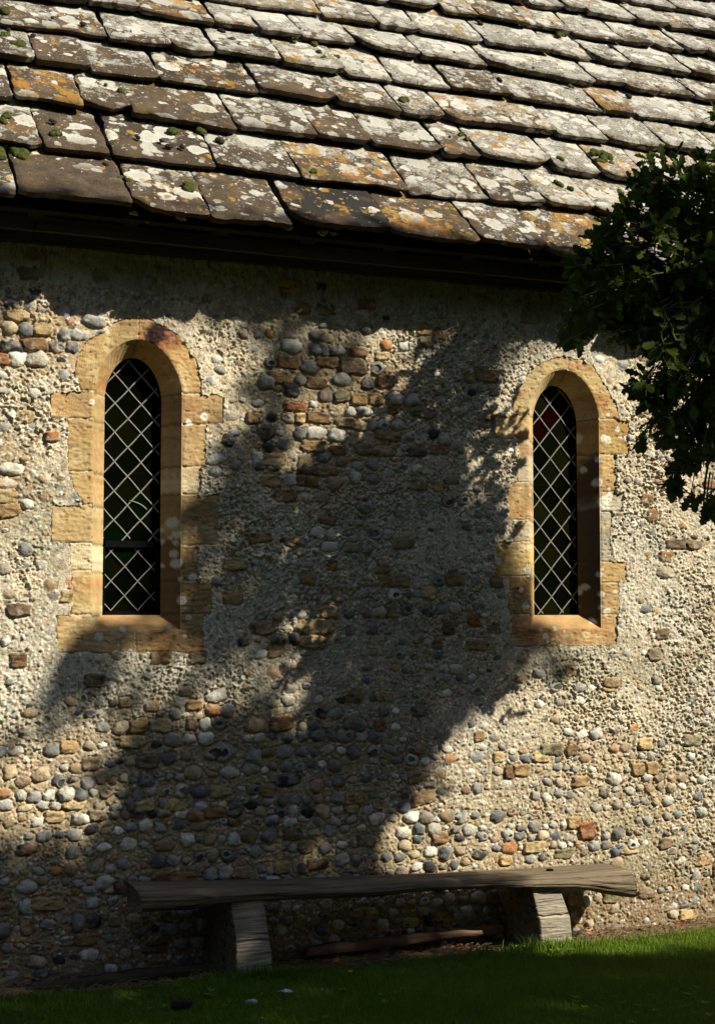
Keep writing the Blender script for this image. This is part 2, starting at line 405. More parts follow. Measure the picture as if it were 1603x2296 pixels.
def dress_mask(w, x, z):
    m = None
    for k in range(3):      # the mortar laps raggedly over the edges of the blocks
        a = k*2.094+.5; xx = x+.034*(fbm(x, z, 26, 61+k, 3)-.5)+.006*cos(a); zz = z+.034*(fbm(x, z, 26, 66+k, 3)-.5)+.006*sin(a)
        q = np.zeros(x.shape, bool)
        for p, c in w['B']: q |= inpoly(xx, zz, p)
        m = q if m is None else m & q
    return m

# ---- wall height field
STEP = .0038
def axis(lo, hi, flo, fhi, step, coarse):
    return np.concatenate([np.arange(lo, flo, coarse), np.arange(flo, fhi, step), np.arange(fhi, hi+coarse, coarse)])
xs = np.concatenate([np.arange(-3, -.7, .04), np.arange(-.7, .85, .0064), np.arange(.85, 5.15, STEP), np.arange(5.15, 7.3, .0064), np.arange(7.3, 9.04, .04)]); fin = sst(-.8, -.6, xs)*(1-sst(7.2, 7.35, xs)); zs = np.concatenate([np.arange(-.12, 3.10, STEP), np.arange(3.10, 3.66, .012)])
X, Z = np.meshgrid(xs, zs)
def dense_field(x, z):
    """how tightly cobbled (0 roughcast .. 1 coursed cobbles)"""
    d = np.zeros_like(x)
    for px, py, rx, ry, a in [(760, 880, 230, 140, .95), (700, 1000, 260, 130, .7), (90, 760, 140, 75, 1.), (15, 1090, 60, 110, .9),
                              (500, 1750, 560, 190, .95), (600, 1900, 600, 150, 1.), (200, 1860, 330, 120, .75), (250, 2040, 400, 130, .8),
                              (1250, 1800, 460, 190, .62), (1350, 2030, 400, 90, .5), (850, 1480, 330, 200, .45), (700, 700, 260, 60, .6), (1000, 2080, 500, 90, .8)]:
        p = on_y(px, py); sx = rx*.0021; sz = ry*.0021
        q = np.hypot((x-p[0])/sx, (z-p[2])/sz); d = np.maximum(d, a*(1-sst(.65, 1.25, q)))
    return d
DN = dense_field(X, Z); DN = np.clip(DN+.25*(fbm(X, Z, 3, 91, 3)-.5), 0, 1)
earth = (1-sst(.10, .50, Z+.22*(fbm(X, Z, 2.5, 8, 3)-.5)))           # soil-stained smooth foot of the wall
rough = (1-.72*DN)*(1-.55*earth)
wx = X+.010*(vn(X, Z, 35, 201)-.5); wz = Z+.010*(vn(X, Z, 35, 202)-.5)
n_lo = fbm(X, Z, 2.2, 11, 4); n_m = fbm(wx, wz, 42, 12, 3, .65); n_h = vn(wx, wz, 120, 13)
rid = 1-np.abs(2*fbm(wx, wz, 64, 14, 3, .6)-1)
tex = .30+1.15*sst(.32, .66, fbm(X, Z, 3.2, 15, 4, .6))
H = .010*(n_lo-.5)*2+rough*tex*.9*(.019*(n_m-.5)+.013*(n_h-.5)+.014*(rid-.86))+(1-rough)*(.012*(n_m-.5)+.006*(n_h-.5))
H = H*(.1+.9*fin)[None, :]-.006*DN
warm = fbm(X, Z, 1.6, 21, 4)
C = mixc(np.broadcast_to(np.array((.50, .435, .32)), X.shape+(3,)).copy(), (.45, .42, .34), sst(.4, .65, warm))
C = mixc(C, (.31, .215, .115), DN*.75)
C = mixc(C, (.36, .29, .17), .65*(1-sst(.35, 1.0, Z+.3*(fbm(X, Z, 2, 18, 3)-.5))))
C = mixc(C, (.20, .135, .075), earth*.9)
C = mixc(C, (.27, .225, .16), sst(.45, .75, fbm(X, Z, 5, 22, 4))*.45)
C *= (.80+.45*fbm(X, Z, 60, 23, 3))[..., None]
cav = sst(.34, .52, n_m*.6+.4*rid*rid)                                              # grit and voids in roughcast
C = mixc(C, (.13, .10, .07), (1-cav)*.6*(.3+.7*rough))
C = mixc(C, (.20, .20, .13), sst(.5, .75, fbm(X, Z, 3, 27, 4))*.5*rough)   # grey-green algae bloom on the cast
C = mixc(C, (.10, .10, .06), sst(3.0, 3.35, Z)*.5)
G = np.zeros_like(X)
rng = RS(7)
dzs = STEP
def win(x, z, rx, rz):
    i0, i1 = np.searchsorted(xs, (x-rx, x+rx)); j0, j1 = np.searchsorted(zs, (z-rz, z+rz))
    return slice(j0, j1), slice(i0, i1)
# grit: small pebbles in the cast
ng = 96000
gx = rng.uniform(-.6, 7.2, ng); gz = rng.uniform(0.05, 3.1, ng); gr = .003+.0075*rng.rand(ng)**2.0
pal = np.array([(.48, .43, .33), (.30, .24, .17), (.24, .11, .045), (.15, .15, .145), (.62, .60, .54), (.36, .19, .07), (.56, .51, .41)])
gi = rng.choice(len(pal), ng, p=[.27, .16, .08, .1, .16, .06, .17])
for k in range(ng):
    r = gr[k]; w_ = win(gx[k], gz[k], r, r)
    if H[w_].size == 0: continue
    if rng.rand() > .25+.75*rough[w_].flat[0]: continue
    d2 = ((X[w_]-gx[k])**2+(Z[w_]-gz[k])**2)/(r*r); m = d2 < 1
    add = .8*r*np.sqrt(np.maximum(1-d2, 0)); H[w_] += add*m*.62; C[w_][m] = C[w_][m]*.3+pal[gi[k]]*.7
# stones
FL = {'blue': (.105, .112, .125), 'black': (.022, .022, .026), 'grey': (.21, .21, .195), 'pale': (.38, .37, .33), 'white': (.56, .54, .47),
      'tan': (.27, .19, .11), 'orange': (.38, .18, .06), 'buff': (.40, .31, .20), 'red': (.26, .08, .03)}
OC = {'och': (.27, .175, .08), 'ochd': (.19, .11, .05), 'ochy': (.37, .27, .135), 'brown': (.15, .105, .065), 'olive': (.20, .17, .10), 'red': (.27, .105, .04)}
def stone(x, z, a, b, kind, colr, bury=.0, ang=0., hgt=None, seed=0, hole=False):
    r = RS(seed); R = max(a, b)*1.45; w_ = win(x, z, R, R)
    if H[w_].size == 0: return
    dx = X[w_]-x; dz = Z[w_]-z; ca, sa = cos(ang), sin(ang)
    u = (dx*ca+dz*sa)/a; v = (-dx*sa+dz*ca)/b; th = np.arctan2(v, u)
    base = np.median(H[w_]); lumps = sum(r.uniform(-.15, .15)/k**.55*np.cos(k*th+r.uniform(0, 6.28)) for k in (1, 2, 3, 4, 5, 7))
    p = 4.5 if kind == 'block' else r.uniform(2.0, 2.7)
    q = (np.abs(u)**p+np.abs(v)**p)**(1/p)/(1+(lumps*.6 if kind == 'block' else lumps))
    q = q+(.34 if kind == 'block' else .20)*(fbm(X[w_], Z[w_], 45, seed, 3)-.5)
    if kind == 'block':
        h = hgt or r.uniform(.008, .018)
        dome = h*np.minimum(1, (1-np.clip(q, 0, 1)**6)*1.6)+.012*(fbm(X[w_], Z[w_]*2.2, 26, seed, 4)-.5)-.004
        cc = np.array(colr)*(.55+.95*fbm(X[w_], Z[w_]*2, 18, seed+3, 4))[..., None]
        cc = mixc(cc, np.array(colr)*.35, sst(.55, .75, fbm(X[w_], Z[w_]*2.5, 30, seed+9, 3)))
        gl = 0.05
    else:
        h = hgt or min(a, b)*r.uniform(.36, .72)
        dome = h*np.sqrt(np.clip(1-q**2, 0, 1))*(.72+.55*fbm(X[w_], Z[w_], 30, seed+1, 3))
        nn = fbm(X[w_], Z[w_], 30, seed+2, 4); cc = np.array(colr)*(.45+1.1*nn)[..., None]
        pat = sst(.50, .60, fbm(X[w_], Z[w_], 24, seed+5, 4))
        alt = [(.45, .43, .38), (.30, .17, .08), (.12, .12, .13), (.36, .35, .31)][r.randint(4)]
        cc = mixc(cc, alt, pat*r.uniform(.1, .75))
        gl = r.uniform(.2, .7)
        if r.rand() < .13 or hole:        # broken face or a hollow nodule
            ox, oz = r.uniform(-.35, .35, 2); rr = r.uniform(.35, .75); qq = np.hypot((u-ox)*r.uniform(.6, 1.2), v-oz)/rr+(.3 if hole else 1.1)*(fbm(X[w_], Z[w_], 42, seed+8, 2)-.5)
            f = 1-sst(.8, 1.0, qq)
            if hole or r.rand() < .5: dome = dome*(1-.75*f); cc = mixc(cc, (.035, .033, .035), f*.85)
            else: dome = np.minimum(dome, h*.72+(1-f)); cc = mixc(cc, (.05, .052, .06), f*.9); gl = .85
            cc = mixc(cc, (.48, .46, .41), (1-np.abs(qq-1.05)/.22).clip(0, 1)*r.uniform(.1, .8))
    cc = mixc(cc, np.array((.33, .27, .19)), sst(.55, .70, fbm(X[w_], Z[w_], 26, seed+13, 3))*(.45+.5*bury))   # smears of mortar
    new = base-bury*(h if kind != 'block' else .012)+dome*(1 if kind != 'block' else 1)
    edge = (q < 1)
    if bury < .3:
        ring = (q >= 1) & (q < 1.35); H[w_][ring] -= ((1.35-q[ring])/.35)*.007*(1-bury)
    m = edge & (new > H[w_]-.002*(1-bury)) if bury > .1 else edge
    H[w_][m] = new[m]; C[w_][m] = cc[m]; G[w_][m] = gl
def pick(D, names, pr, r):
    c = np.array(D[names[r.choice(len(names), p=np.array(pr)/sum(pr))]]); return c*r.uniform(.75, 1.3)
row = 0; zz = .02; occupied = []
HAND = [  # px, py, w, h, kind, colour, bury   (main stones one can pick out in the photo)
 (40, 708, 50, 26, 'block', 'ochy', 0), (62, 738, 34, 30, 'flint', 'blue', 0), (97, 738, 36, 30, 'block', 'ochy', 0), (145, 750, 30, 28, 'flint', 'grey', 0), (22, 736, 34, 26, 'flint', 'buff', 0), (178, 752, 42, 24, 'flint', 'pale', 0),
 (26, 776, 46, 32, 'flint', 'black', 0), (80, 772, 52, 28, 'block', 'ochd', 0), (130, 778, 30, 26, 'flint', 'blue', 0), (163, 780, 26, 24, 'flint', 'blue', 0), (40, 806, 44, 30, 'flint', 'white', 0), (84, 806, 44, 32, 'flint', 'pale', 0),
 (8, 806, 24, 24, 'block', 'red', 0), (212, 722, 50, 26, 'flint', 'grey', 0), (142, 842, 22, 26, 'flint', 'grey', .2), (118, 978, 28, 22, 'block', 'red', 0), (22, 1050, 52, 24, 'flint', 'white', .1), (10, 1085, 40, 26, 'flint', 'buff', 0),
 (14, 1115, 50, 30, 'block', 'ochy', 0), (16, 1145, 50, 30, 'block', 'och', 0), (485, 1030, 38, 24, 'flint', 'pale', 0), (482, 1058, 24, 24, 'flint', 'white', 0), (528, 1042, 22, 24, 'flint', 'blue', 0), (528, 970, 26, 16, 'flint', 'blue', .1),
 (545, 748, 18, 20, 'flint', 'pale', 0), (580, 750, 20, 18, 'flint', 'grey', 0), (605, 749, 18, 18, 'flint', 'orange', 0), (655, 775, 46, 30, 'flint', 'pale', 0), (708, 754, 28, 26, 'flint', 'blue', 0), (737, 758, 26, 22, 'flint', 'buff', 0), (707, 785, 30, 30, 'flint', 'blue', 0),
 (730, 788, 20, 26, 'flint', 'blue', 0), (755, 790, 40, 26, 'flint', 'blue', 0), (608, 812, 30, 22, 'flint', 'blue', 0), (648, 812, 50, 28, 'block', 'ochd', 0), (695, 823, 44, 32, 'flint', 'blue', 0), (736, 812, 52, 26, 'block', 'ochd', 0), (790, 820, 60, 40, 'block', 'brown', 0),
 (848, 826, 30, 30, 'hole', 'grey', 0), (765, 852, 42, 30, 'flint', 'grey', 0), (824, 861, 30, 26, 'flint', 'black', 0), (710, 858, 50, 28, 'block', 'ochd', 0), (868, 855, 44, 30, 'block', 'ochd', 0), (822, 738, 28, 26, 'flint', 'blue', 0), (866, 773, 28, 22, 'flint', 'orange', 0), (858, 798, 34, 20, 'block', 'ochy', 0),
 (905, 776, 24, 20, 'flint', 'pale', 0), (598, 855, 38, 32, 'flint', 'grey', 0), (675, 850, 24, 26, 'flint', 'grey', 0), (664, 912, 52, 20, 'block', 'red', 0), (734, 885, 34, 32, 'flint', 'blue', 0), (765, 888, 40, 26, 'block', 'olive', 0), (806, 895, 40, 28, 'block', 'och', 0), (844, 896, 38, 28, 'block', 'och', 0),
 (890, 893, 42, 26, 'flint', 'pale', 0), (785, 923, 26, 24, 'flint', 'white', 0), (820, 922, 40, 20, 'flint', 'grey', 0), (950, 925, 60, 26, 'block', 'olive', 0), (860, 950, 30, 24, 'flint', 'white', 0), (892, 952, 32, 24, 'flint', 'pale', 0), (835, 952, 20, 26, 'flint', 'pale', 0), (790, 950, 74, 24, 'block', 'ochy', 0),
 (706, 973, 50, 32, 'flint', 'pale', 0), (757, 976, 42, 30, 'flint', 'white', 0), (675, 975, 28, 28, 'flint', 'blue', 0), (872, 978, 60, 22, 'block', 'och', 0), (725, 1025, 32, 20, 'flint', 'blue', 0), (705, 1000, 60, 26, 'block', 'och', 0), (998, 985, 28, 28, 'flint', 'pale', 0), (580, 903, 26, 18, 'flint', 'grey', 0),
 (798, 1070, 24, 30, 'flint', 'white', 0), (838, 1075, 26, 22, 'flint', 'grey', 0), (712, 1193, 34, 26, 'flint', 'white', 0), (743, 1197, 20, 26, 'flint', 'white', 0), (740, 1225, 38, 20, 'flint', 'white', 0), (790, 1228, 36, 22, 'flint', 'tan', 0), (822, 1232, 24, 20, 'flint', 'grey', 0), (870, 1198, 26, 24, 'flint', 'pale', 0), (842, 1196, 30, 28, 'flint', 'grey', 0),
 (820, 1138, 36, 26, 'flint', 'black', 0), (735, 1165, 34, 24, 'block', 'ochd', 0), (712, 1405, 80, 34, 'block', 'ochy', 0), (700, 1440, 60, 30, 'block', 'ochy', 0), (628, 1432, 36, 26, 'flint', 'black', 0), (660, 1434, 26, 28, 'flint', 'black', 0), (548, 1438, 26, 20, 'flint', 'black', 0), (480, 1592, 34, 26, 'flint', 'orange', 0),
 (487, 1560, 46, 26, 'flint', 'pale', 0), (512, 1592, 32, 28, 'flint', 'blue', 0), (635, 1622, 52, 34, 'block', 'ochd', 0), (578, 1625, 46, 34, 'flint', 'tan', 0), (436, 1732, 38, 30, 'flint', 'buff', 0), (645, 1750, 56, 26, 'flint', 'black', 0), (495, 1685, 70, 36, 'flint', 'grey', 0), (793, 1688, 28, 30, 'flint', 'blue', 0),
 (950, 1790, 56, 30, 'block', 'och', 0), (905, 1868, 34, 26, 'flint', 'white', 0), (1317, 1864, 44, 40, 'block', 'red', 0), (290, 1894, 34, 26, 'flint', 'white', 0), (372, 1896, 44, 26, 'flint', 'tan', 0), (910, 1895, 30, 26, 'flint', 'buff', 0), (1075, 1918, 34, 20, 'flint', 'black', 0), (60, 1905, 40, 26, 'flint', 'black', 0),
 (95, 1735, 36, 28, 'flint', 'buff', 0), (60, 1990, 40, 26, 'flint', 'pale', 0), (1490, 1282, 40, 30, 'flint', 'buff', .2), (1372, 1020, 30, 18, 'flint', 'blue', 0), (1245, 1540, 34, 20, 'flint', 'pale', 0), (1063, 1390, 30, 30, 'block', 'red', 0), (1005, 1408, 30, 34, 'block', 'ochd', 0), (1300, 1950, 40, 22, 'flint', 'tan', 0)]
for k, (px, py, w_, h_, kd, cn, bu) in enumerate(HAND):
    p = on_y(px, py); a = w_/2/470*1.08; b = h_/2/480*1.04; occupied.append((p[0], p[2], a, b))
hx = np.array([(o[0], o[1], o[2], o[3]) for o in occupied])
sn = 0
zz = .0
while zz < 3.25:
    rh = rng.uniform(.052, .072)
    x = -.62+rng.uniform(0, .1)
    while x < 7.15:
        wv = .038+.050*rng.rand(); zc = zz+.018*sin(x*2.1+row)+rng.uniform(-.010, .010)
        ii = min(np.searchsorted(xs, x+wv/2), len(xs)-1); jj = min(max(np.searchsorted(zs, zc), 0), len(zs)-1)
        dn = DN[jj, ii]; prob = .47+.53*dn
        cx = x+wv/2
        clash = (np.abs(hx[:, 0]-cx) < hx[:, 2]+wv*.36) & (np.abs(hx[:, 1]-zc) < hx[:, 3]+.018)
        inwin = any(sdf(np.array(cx), np.array(zc), w) < .03 or dress_mask(w, np.array([cx]), np.array([zc]))[0] for w in WIN)
        mid = on_y(760, 900)
        ochp = .34*math.exp(-((cx-mid[0])/.55)**2-((zc-2.55)/.45)**2)+.10
        if rng.rand() < prob and not clash.any() and not inwin:
            sn += 1; bury = 0 if dn > .6 else rng.uniform(.0, .5)
            if zc > 2.85: bury = rng.uniform(.3, .7)
            if rng.rand() < ochp:
                c = pick(OC, ['och', 'ochd', 'ochy', 'brown', 'olive'], [.3, .22, .2, .18, .1], rng); bw = wv*rng.uniform(.6, .85)
                stone(cx, zc, bw, rh*.47, 'block', c, bury*.6, rng.uniform(-.06, .06), None, sn)
                x += bw*.7
            else:
                c = pick(FL, ['blue', 'grey', 'pale', 'white', 'tan', 'orange', 'buff', 'black'], [.14, .20, .24, .16, .09, .03, .10, .05] if cx > 3.1 or zc > 1.4 else [.17, .22, .20, .11, .12, .03, .10, .05], rng)
                sz = rng.uniform(.72, 1.12)*(.80+.2*dn); a_ = wv*.47*sz; b_ = min(rh*.50, a_*rng.uniform(.68, 1.05))*sz
                stone(cx, zc, a_, b_, 'flint', c, bury, rng.uniform(-.35, .35), None, sn)
        x += wv*rng.uniform(.95, 1.10)
    zz += rh*1.06; row += 1
for k, (px, py, w_, h_, kd, cn, bu) in enumerate(HAND):
    p = on_y(px, py); D = OC if (kd == 'block') else FL
    stone(p[0], p[2], hx[k, 2], hx[k, 3], 'block' if kd == 'block' else 'flint', D[cn], bu, rng.uniform(-.15, .15), None, 5000+k, kd == 'hole')
# settle the wall behind the dressed blocks and around the openings
K = np.ones((len(zs), len(xs)), bool)
for w in WIN:
    s_ = win(w['xc'], 2.2, .62, 1.0); x_ = X[s_]; z_ = Z[s_]
    m = dress_mask(w, x_, z_); H[s_] = np.where(m, -.03, np.where(sdf(x_, z_, w) < .02, -.03, H[s_]+(np.maximum(H[s_], -.001)+.007-H[s_])*(1-sst(.12, .30, sdf(x_, z_, w)))))
    near = sdf(x_, z_, w); K[s_] &= near > .03
keep = (K[:-1, :-1] & K[1:, :-1] & K[:-1, 1:] & K[1:, 1:])
Vw = np.stack([X, -H, Z], -1).reshape(-1, 3)
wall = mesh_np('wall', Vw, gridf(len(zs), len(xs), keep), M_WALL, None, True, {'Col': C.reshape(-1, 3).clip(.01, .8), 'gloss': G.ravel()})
adopt(wall)
del Vw

# ---- the other walls, the interior, roof underside (closed building)
RP = radians(48); YE, ZE = -.38, 3.374
YR = 2.9; ZR = ZE+(YR-YE)*tan(RP)
bg_ = Bag()
bg_.add(*box(-3, 9, 5.5, 6.0, 0, 3.6))
for x0 in (-3.0, 8.7):
    v = []
    for xx in (x0, x0+.3):
        v += [(xx, .03, 0), (xx, 5.5, 0), (xx, 5.5, 3.6), (xx, YR, ZR-.28), (xx, .03, 3.36)]
    f5 = np.array([(0, 1, 2, 3, 4), (9, 8, 7, 6, 5)]); f4 = np.array([(i, i+5, (i+1) % 5+5, (i+1) % 5) for i in range(5)])
    bg_.add(np.array(v), [f5, f4])
adopt(bg_.build('rear_wall', M_PLASTER, smooth=False))
bi = Bag()                                  # inner skin of the front wall, round the window holes
cuts = [-2.7, WIN[0]['xc']-.3, WIN[0]['xc']+.3, WIN[1]['xc']-.3, WIN[1]['xc']+.3, 8.7]
for i in range(5):
    if i % 2 == 0: bi.add(*box(cuts[i], cuts[i+1], .30, .6, 0, 3.4))
    else:
        bi.add(*box(cuts[i], cuts[i+1], .30, .6, 0, 1.35)); bi.add(*box(cuts[i], cuts[i+1], .30, .6, 2.95, 3.4))
adopt(bi.build('inner_wall', M_PLASTER, smooth=False))
adopt(mesh_np('floor', *[a for a in box(-2.7, 8.7, .6, 5.5, -.05, .02)], M_UNDER, smooth=False))

# ---- windows
def outline(hw, zt, zb, n_side=110, n_arch=90, n_bot=40):
    P = []
    for z in np.linspace(zb, ZS, n_side, endpoint=False): P.append((hw, z))
    for a in np.linspace(0, pi, n_arch, endpoint=False):
        c, s_ = cos(a), sin(a); h = zt-ZS
        lo, hi = 0., 2.
        for _ in range(30):
            k = (lo+hi)/2; q = (abs(k*c))**2+(abs(k*s_))**1.75
            if q < 1: lo = k
            else: hi = k
        P.append((hw*k*c, ZS+h*k*s_))
    for z in np.linspace(ZS, zb, n_side, endpoint=False): P.append((-hw, z))
    for x in np.linspace(-hw, hw, n_bot, endpoint=False): P.append((x, zb))
    return np.array(P)
OO = outline(HW, ZT, 1.535); OI = outline(HWI, ZTI, ZBI)
def glass_mat():
    m, nt, b = newmat('old tinted leaded glass'); t = NT(nt)
    c, _ = t.attr('Col'); oc = t.obj(); n, _ = t.noise(oc, 9, 2); n2, _ = t.noise(oc, 45, 3)
    b.inputs['Roughness'].default_value = .12; b.inputs['Specular IOR Level'].default_value = .22
    t.put(b.inputs['Base Color'], t.mix(.92, c, (0, 0, 0), 'MIX'))
    t.put(b.inputs['Normal'], t.bump(t.math('MULTIPLY_ADD', n, .7, t.math('MULTIPLY', n2, .3)), .006, .6))
    tr = t.n('ShaderNodeBsdfTransparent'); t.put(tr.inputs[0], c)
    mx = t.n('ShaderNodeMixShader'); mx.inputs[0].default_value = .62
    nt.links.new(b.outputs[0], mx.inputs[1]); nt.links.new(tr.outputs[0], mx.inputs[2])
    nt.links.new(mx.outputs[0], nt.nodes['Material Output'].inputs[0]); return m
M_GLASS = glass_mat()
for w in WIN:
    left = w['left']; xc = w['xc']
    wo = empty('lancet_window', (xc, 0, 1.53)); adopt(wo)
    tag(wo, 'lancet window with a black iron opening light at the foot' if left else 'lancet window with one red pane near the top')
    def wadopt(o):
        o.parent = wo; o.location = Vector(o.location)-Vector((xc, 0, 1.53)); return o
    # face of the dressed surround
    fx = np.arange(xc-.40, xc+.40, .004); fz = np.arange(1.36, 3.02, .004)
    FX, FZ = np.meshgrid(fx, fz)
    col, rel, bid = dress(w, FX, FZ, 100)
    jn = joints(bid); jn[1:] |= jn[:-1]
    rel = rel-.006*jn; col = np.where(jn[..., None], np.array((.42, .34, .22))*(.6+.7*vn(FX, FZ, 100, 2))[..., None], col)
    col, rel = spots(w, FX, FZ, col, rel)
    d = sdf(FX, FZ, w)
    e = .002; gx_ = (sdf(FX+e, FZ, w)-sdf(FX-e, FZ, w))/(2*e); gz_ = (sdf(FX, FZ+e, w)-sdf(FX, FZ-e, w))/(2*e)
    gl_ = np.hypot(gx_, gz_)+1e-6; sh = (d < .003) & (d > -.0062)
    FX2 = np.where(sh, FX-gx_/gl_**2*d, FX); FZ2 = np.where(sh, FZ-gz_/gl_**2*d, FZ)
    ok = d > -.0062
    keep = ok[:-1, :-1] & ok[1:, :-1] & ok[:-1, 1:] & ok[1:, 1:]
    soft = np.clip(d/.012, 0, 1)
    y = -(.004+rel)*soft-.001*(1-soft)+.014*(bid < 0)
    col[bid < 0] = (.30, .24, .16)
    sur = Bag(); sur.add(np.stack([FX2, y, FZ2], -1).reshape(-1, 3), gridf(len(fz), len(fx), keep), Col=col.reshape(-1, 3).clip(.01, .75), gloss=0.)
    # splay from outer to inner arris, then the straight reveal to the glass
    ND = 22; n = len(OO); T = np.linspace(0, 1, ND)[:, None]
    SX = xc+OO[:, 0]*(1-T)+OI[:, 0]*T; SZ = OO[:, 1]*(1-T)+OI[:, 1]*T; SY = np.broadcast_to(YI*T, SX.shape)
    SX = np.concatenate([SX, SX[-1:]]); SZ = np.concatenate([SZ, SZ[-1:]]); SY = np.concatenate([SY, np.full((1, n), YG+.02)])
    side = np.where(SX > xc, 1, -1); probe = xc+side*(HW+.012)
    arch = SZ > ZS
    PX = np.where(arch, SX*1.0+.0, probe); PZ = np.where(arch, np.maximum(SZ, ZS+.01), SZ)
    col, rel, bid = dress(w, PX, PZ, 100)
    lowm = SZ < 1.603
    c2, r2, _ = dress(w, SX, np.where(lowm, SZ-.0, SZ), 100)
    bot = np.zeros_like(SX, bool); bot[:, -40:] = True
    cb, rb, bb = dress(w, SX+0, SZ*0+1.50, 100); 
    col[bot] = np.array((.36, .225, .095))*(.7+.6*fbm(SX, SY+SZ, 12, 3, 4))[bot][:, None]
    dt = fbm(SY*14+SZ*4, SZ*10+SX*3, 5, 71, 4); col *= (.75+.5*dt)[..., None]
    rr = .004*(fbm(SZ+SX*.7, SY*2, 60, 72, 3)-.5)+.0025*np.sin((SZ*(1 if not left else .7)+SY*.8)*2*pi/.013)*vn(SZ, SY, 20, 5)
    jn = np.zeros(bid.shape, bool); jn[:, 1:] |= (bid[:, 1:] != bid[:, :-1]) & ~bot[:, 1:]
    rr = rr-.005*jn; col[jn] = (.17, .12, .07)
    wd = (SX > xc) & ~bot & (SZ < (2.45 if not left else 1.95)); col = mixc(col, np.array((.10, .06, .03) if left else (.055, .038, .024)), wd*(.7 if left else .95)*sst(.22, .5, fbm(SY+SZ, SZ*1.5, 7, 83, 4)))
    rr[0] = 0; rr[-1] = 0; rr[-2] *= .3
    for cx, cz, r in w['L']:
        q = np.hypot((SX-cx)/1.0, SZ-cz-0.0)/r+.3*(vn(SX, SZ, 90, 4)-.5); col = mixc(col, np.array((.5, .5, .44)), (1-sst(.8, 1.05, q))*.85)
    nx = -np.sign(SX-xc)*np.where(bot, 0, 1)
    SXd = SX+nx*rr*.8; SYd = SY-rr*.5; SZd = SZ+np.where(bot, rr*.8, 0)
    SYd[0] = -.001
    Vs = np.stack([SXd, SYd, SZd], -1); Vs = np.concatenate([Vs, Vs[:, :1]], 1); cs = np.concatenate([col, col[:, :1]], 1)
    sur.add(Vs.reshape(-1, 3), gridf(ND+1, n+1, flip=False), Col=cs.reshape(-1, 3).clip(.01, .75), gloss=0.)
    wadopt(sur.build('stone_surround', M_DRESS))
    # glass: one sheet cut into quarries by colour, diamond by diamond
    dw, dh = .125, (.135 if left else .1435)
    z0n, x0n = (2.646 if left else 2.70), xc-.02-.0625
    zsplit = 1.925 if left else -1
    gx0 = np.linspace(-HWI-.01, HWI+.01, 60); gz0 = np.linspace(ZBI-.01, ZTI+.01, 240)
    GX, GZ = np.meshgrid(xc+gx0, gz0)
    dd = sdf(GX, GZ, w, HWI+.006, ZTI+.006, ZBI-.006)
    ok = dd < .006; keep = ok[:-1, :-1] & ok[1:, :-1] & ok[:-1, 1:] & ok[1:, 1:]
    p = np.floor((GX-x0n)/dw+(GZ-z0n)/dh+.5); q = np.floor((GX-x0n)/dw-(GZ-z0n)/dh+.5)
    hq = hsh(p.astype(int), q.astype(int), 5 if left else 6)
    gc = np.stack([.035+.16*hq**2, .05+.17*hq**2, .02+.035*hq**2], -1)
    if left: gc[(hq > .80)] = (.03, .13, .03)
    else:
        red = ((np.hypot((GX-(xc-.005)), (GZ-2.60)*.9) < .05) | (np.hypot(GX-(xc-.075), (GZ-2.535)*.9) < .05))
        pr = set(); 
        for (ax, az) in ((xc-.02, 2.628), (xc-.082, 2.557)):
            pp = math.floor((ax-x0n)/dw+(az-z0n)/dh+.5); qq = math.floor((ax-x0n)/dw-(az-z0n)/dh+.5); gc[(p == pp) & (q == qq)] = (.17, .022, .01)
    tilt = .0015*(hsh(p.astype(int), q.astype(int), 9)-.5)*np.sin(GX*40)
    wadopt(mesh_np('glass', np.stack([GX, YG+tilt, GZ], -1).reshape(-1, 3), gridf(240, 60, keep), M_GLASS, None, True, {'Col': gc.reshape(-1, 3)}))
    # lead cames
    lb = Bag()
    def came(x0, zz0, sg, bag, zlo, zhi, xin=HWI+.002, yy=YG-.003, r=.0036):
        k = sg*dh/dw; pts = []
        ts = np.linspace(-1.3, 1.3, 700); xx_ = x0+ts; z_ = zz0+k*ts
        inside = (sdf(xx_, z_, w, xin, ZTI+.002, ZBI) < .001) & (z_ > zlo) & (z_ < zhi)
        if inside.sum() < 3: return
        xx_ = xx_[inside]; z_ = z_[inside]; m = len(xx_)
        wob = .0012*np.sin(xx_*60+x0*90); pts = np.stack([xx_+wob, np.full(m, yy)+.0008*np.sin(z_*50), z_], -1)[::3]
        if len(pts) > 1: bag.add(*tube(pts, r, 5, False))
    for k in range(-14, 15):
        for sg in (1, -1):
            came(x0n+(.5+k)*dw, z0n, sg, lb, zsplit+.02 if left else 0, 9)
    if left:     # the mended curved came
        a = on_y((795*.6532)/1.7836, (1150+1305*.6532)/1.7836, YG-.006); b2_ = on_y((900*.6532)/1.7836, (1150+1360*.6532)/1.7836, YG-.006)
        mid = (a+b2_)/2+np.array([.012, 0, .012]); tt = np.linspace(0, 1, 9)[:, None]
        mend = Bag(); mend.add(*tube((1-tt)**2*a+2*tt*(1-tt)*mid+tt**2*b2_, .0032, 5))
        lo = Bag()
        for k in range(-6, 7):
            for sg in (1, -1): came(xc-.03+k*dw, 1.825, sg, lo, 1.622, zsplit-.015, HWI-.012, YG-.006, .0029)
    wadopt(lb.build('lead_lattice', M_LEAD))
    if left: wadopt(lo.build('opening_light_lattice', M_LEAD)); wadopt(mend.build('mended_came', M_LEAD))
    # iron rim, saddle bars, opening light
    fb = Bag(); pr_ = outline(HWI-.002, ZTI-.002, ZBI+.002, 30, 40, 8)
    ptsr = np.stack([xc+pr_[:, 0], np.full(len(pr_), YG-.004), pr_[:, 1]], -1); ptsr = np.concatenate([ptsr, ptsr[:2]])
    fb.add(*tube(ptsr, .004 if not left else .005, 5, False))
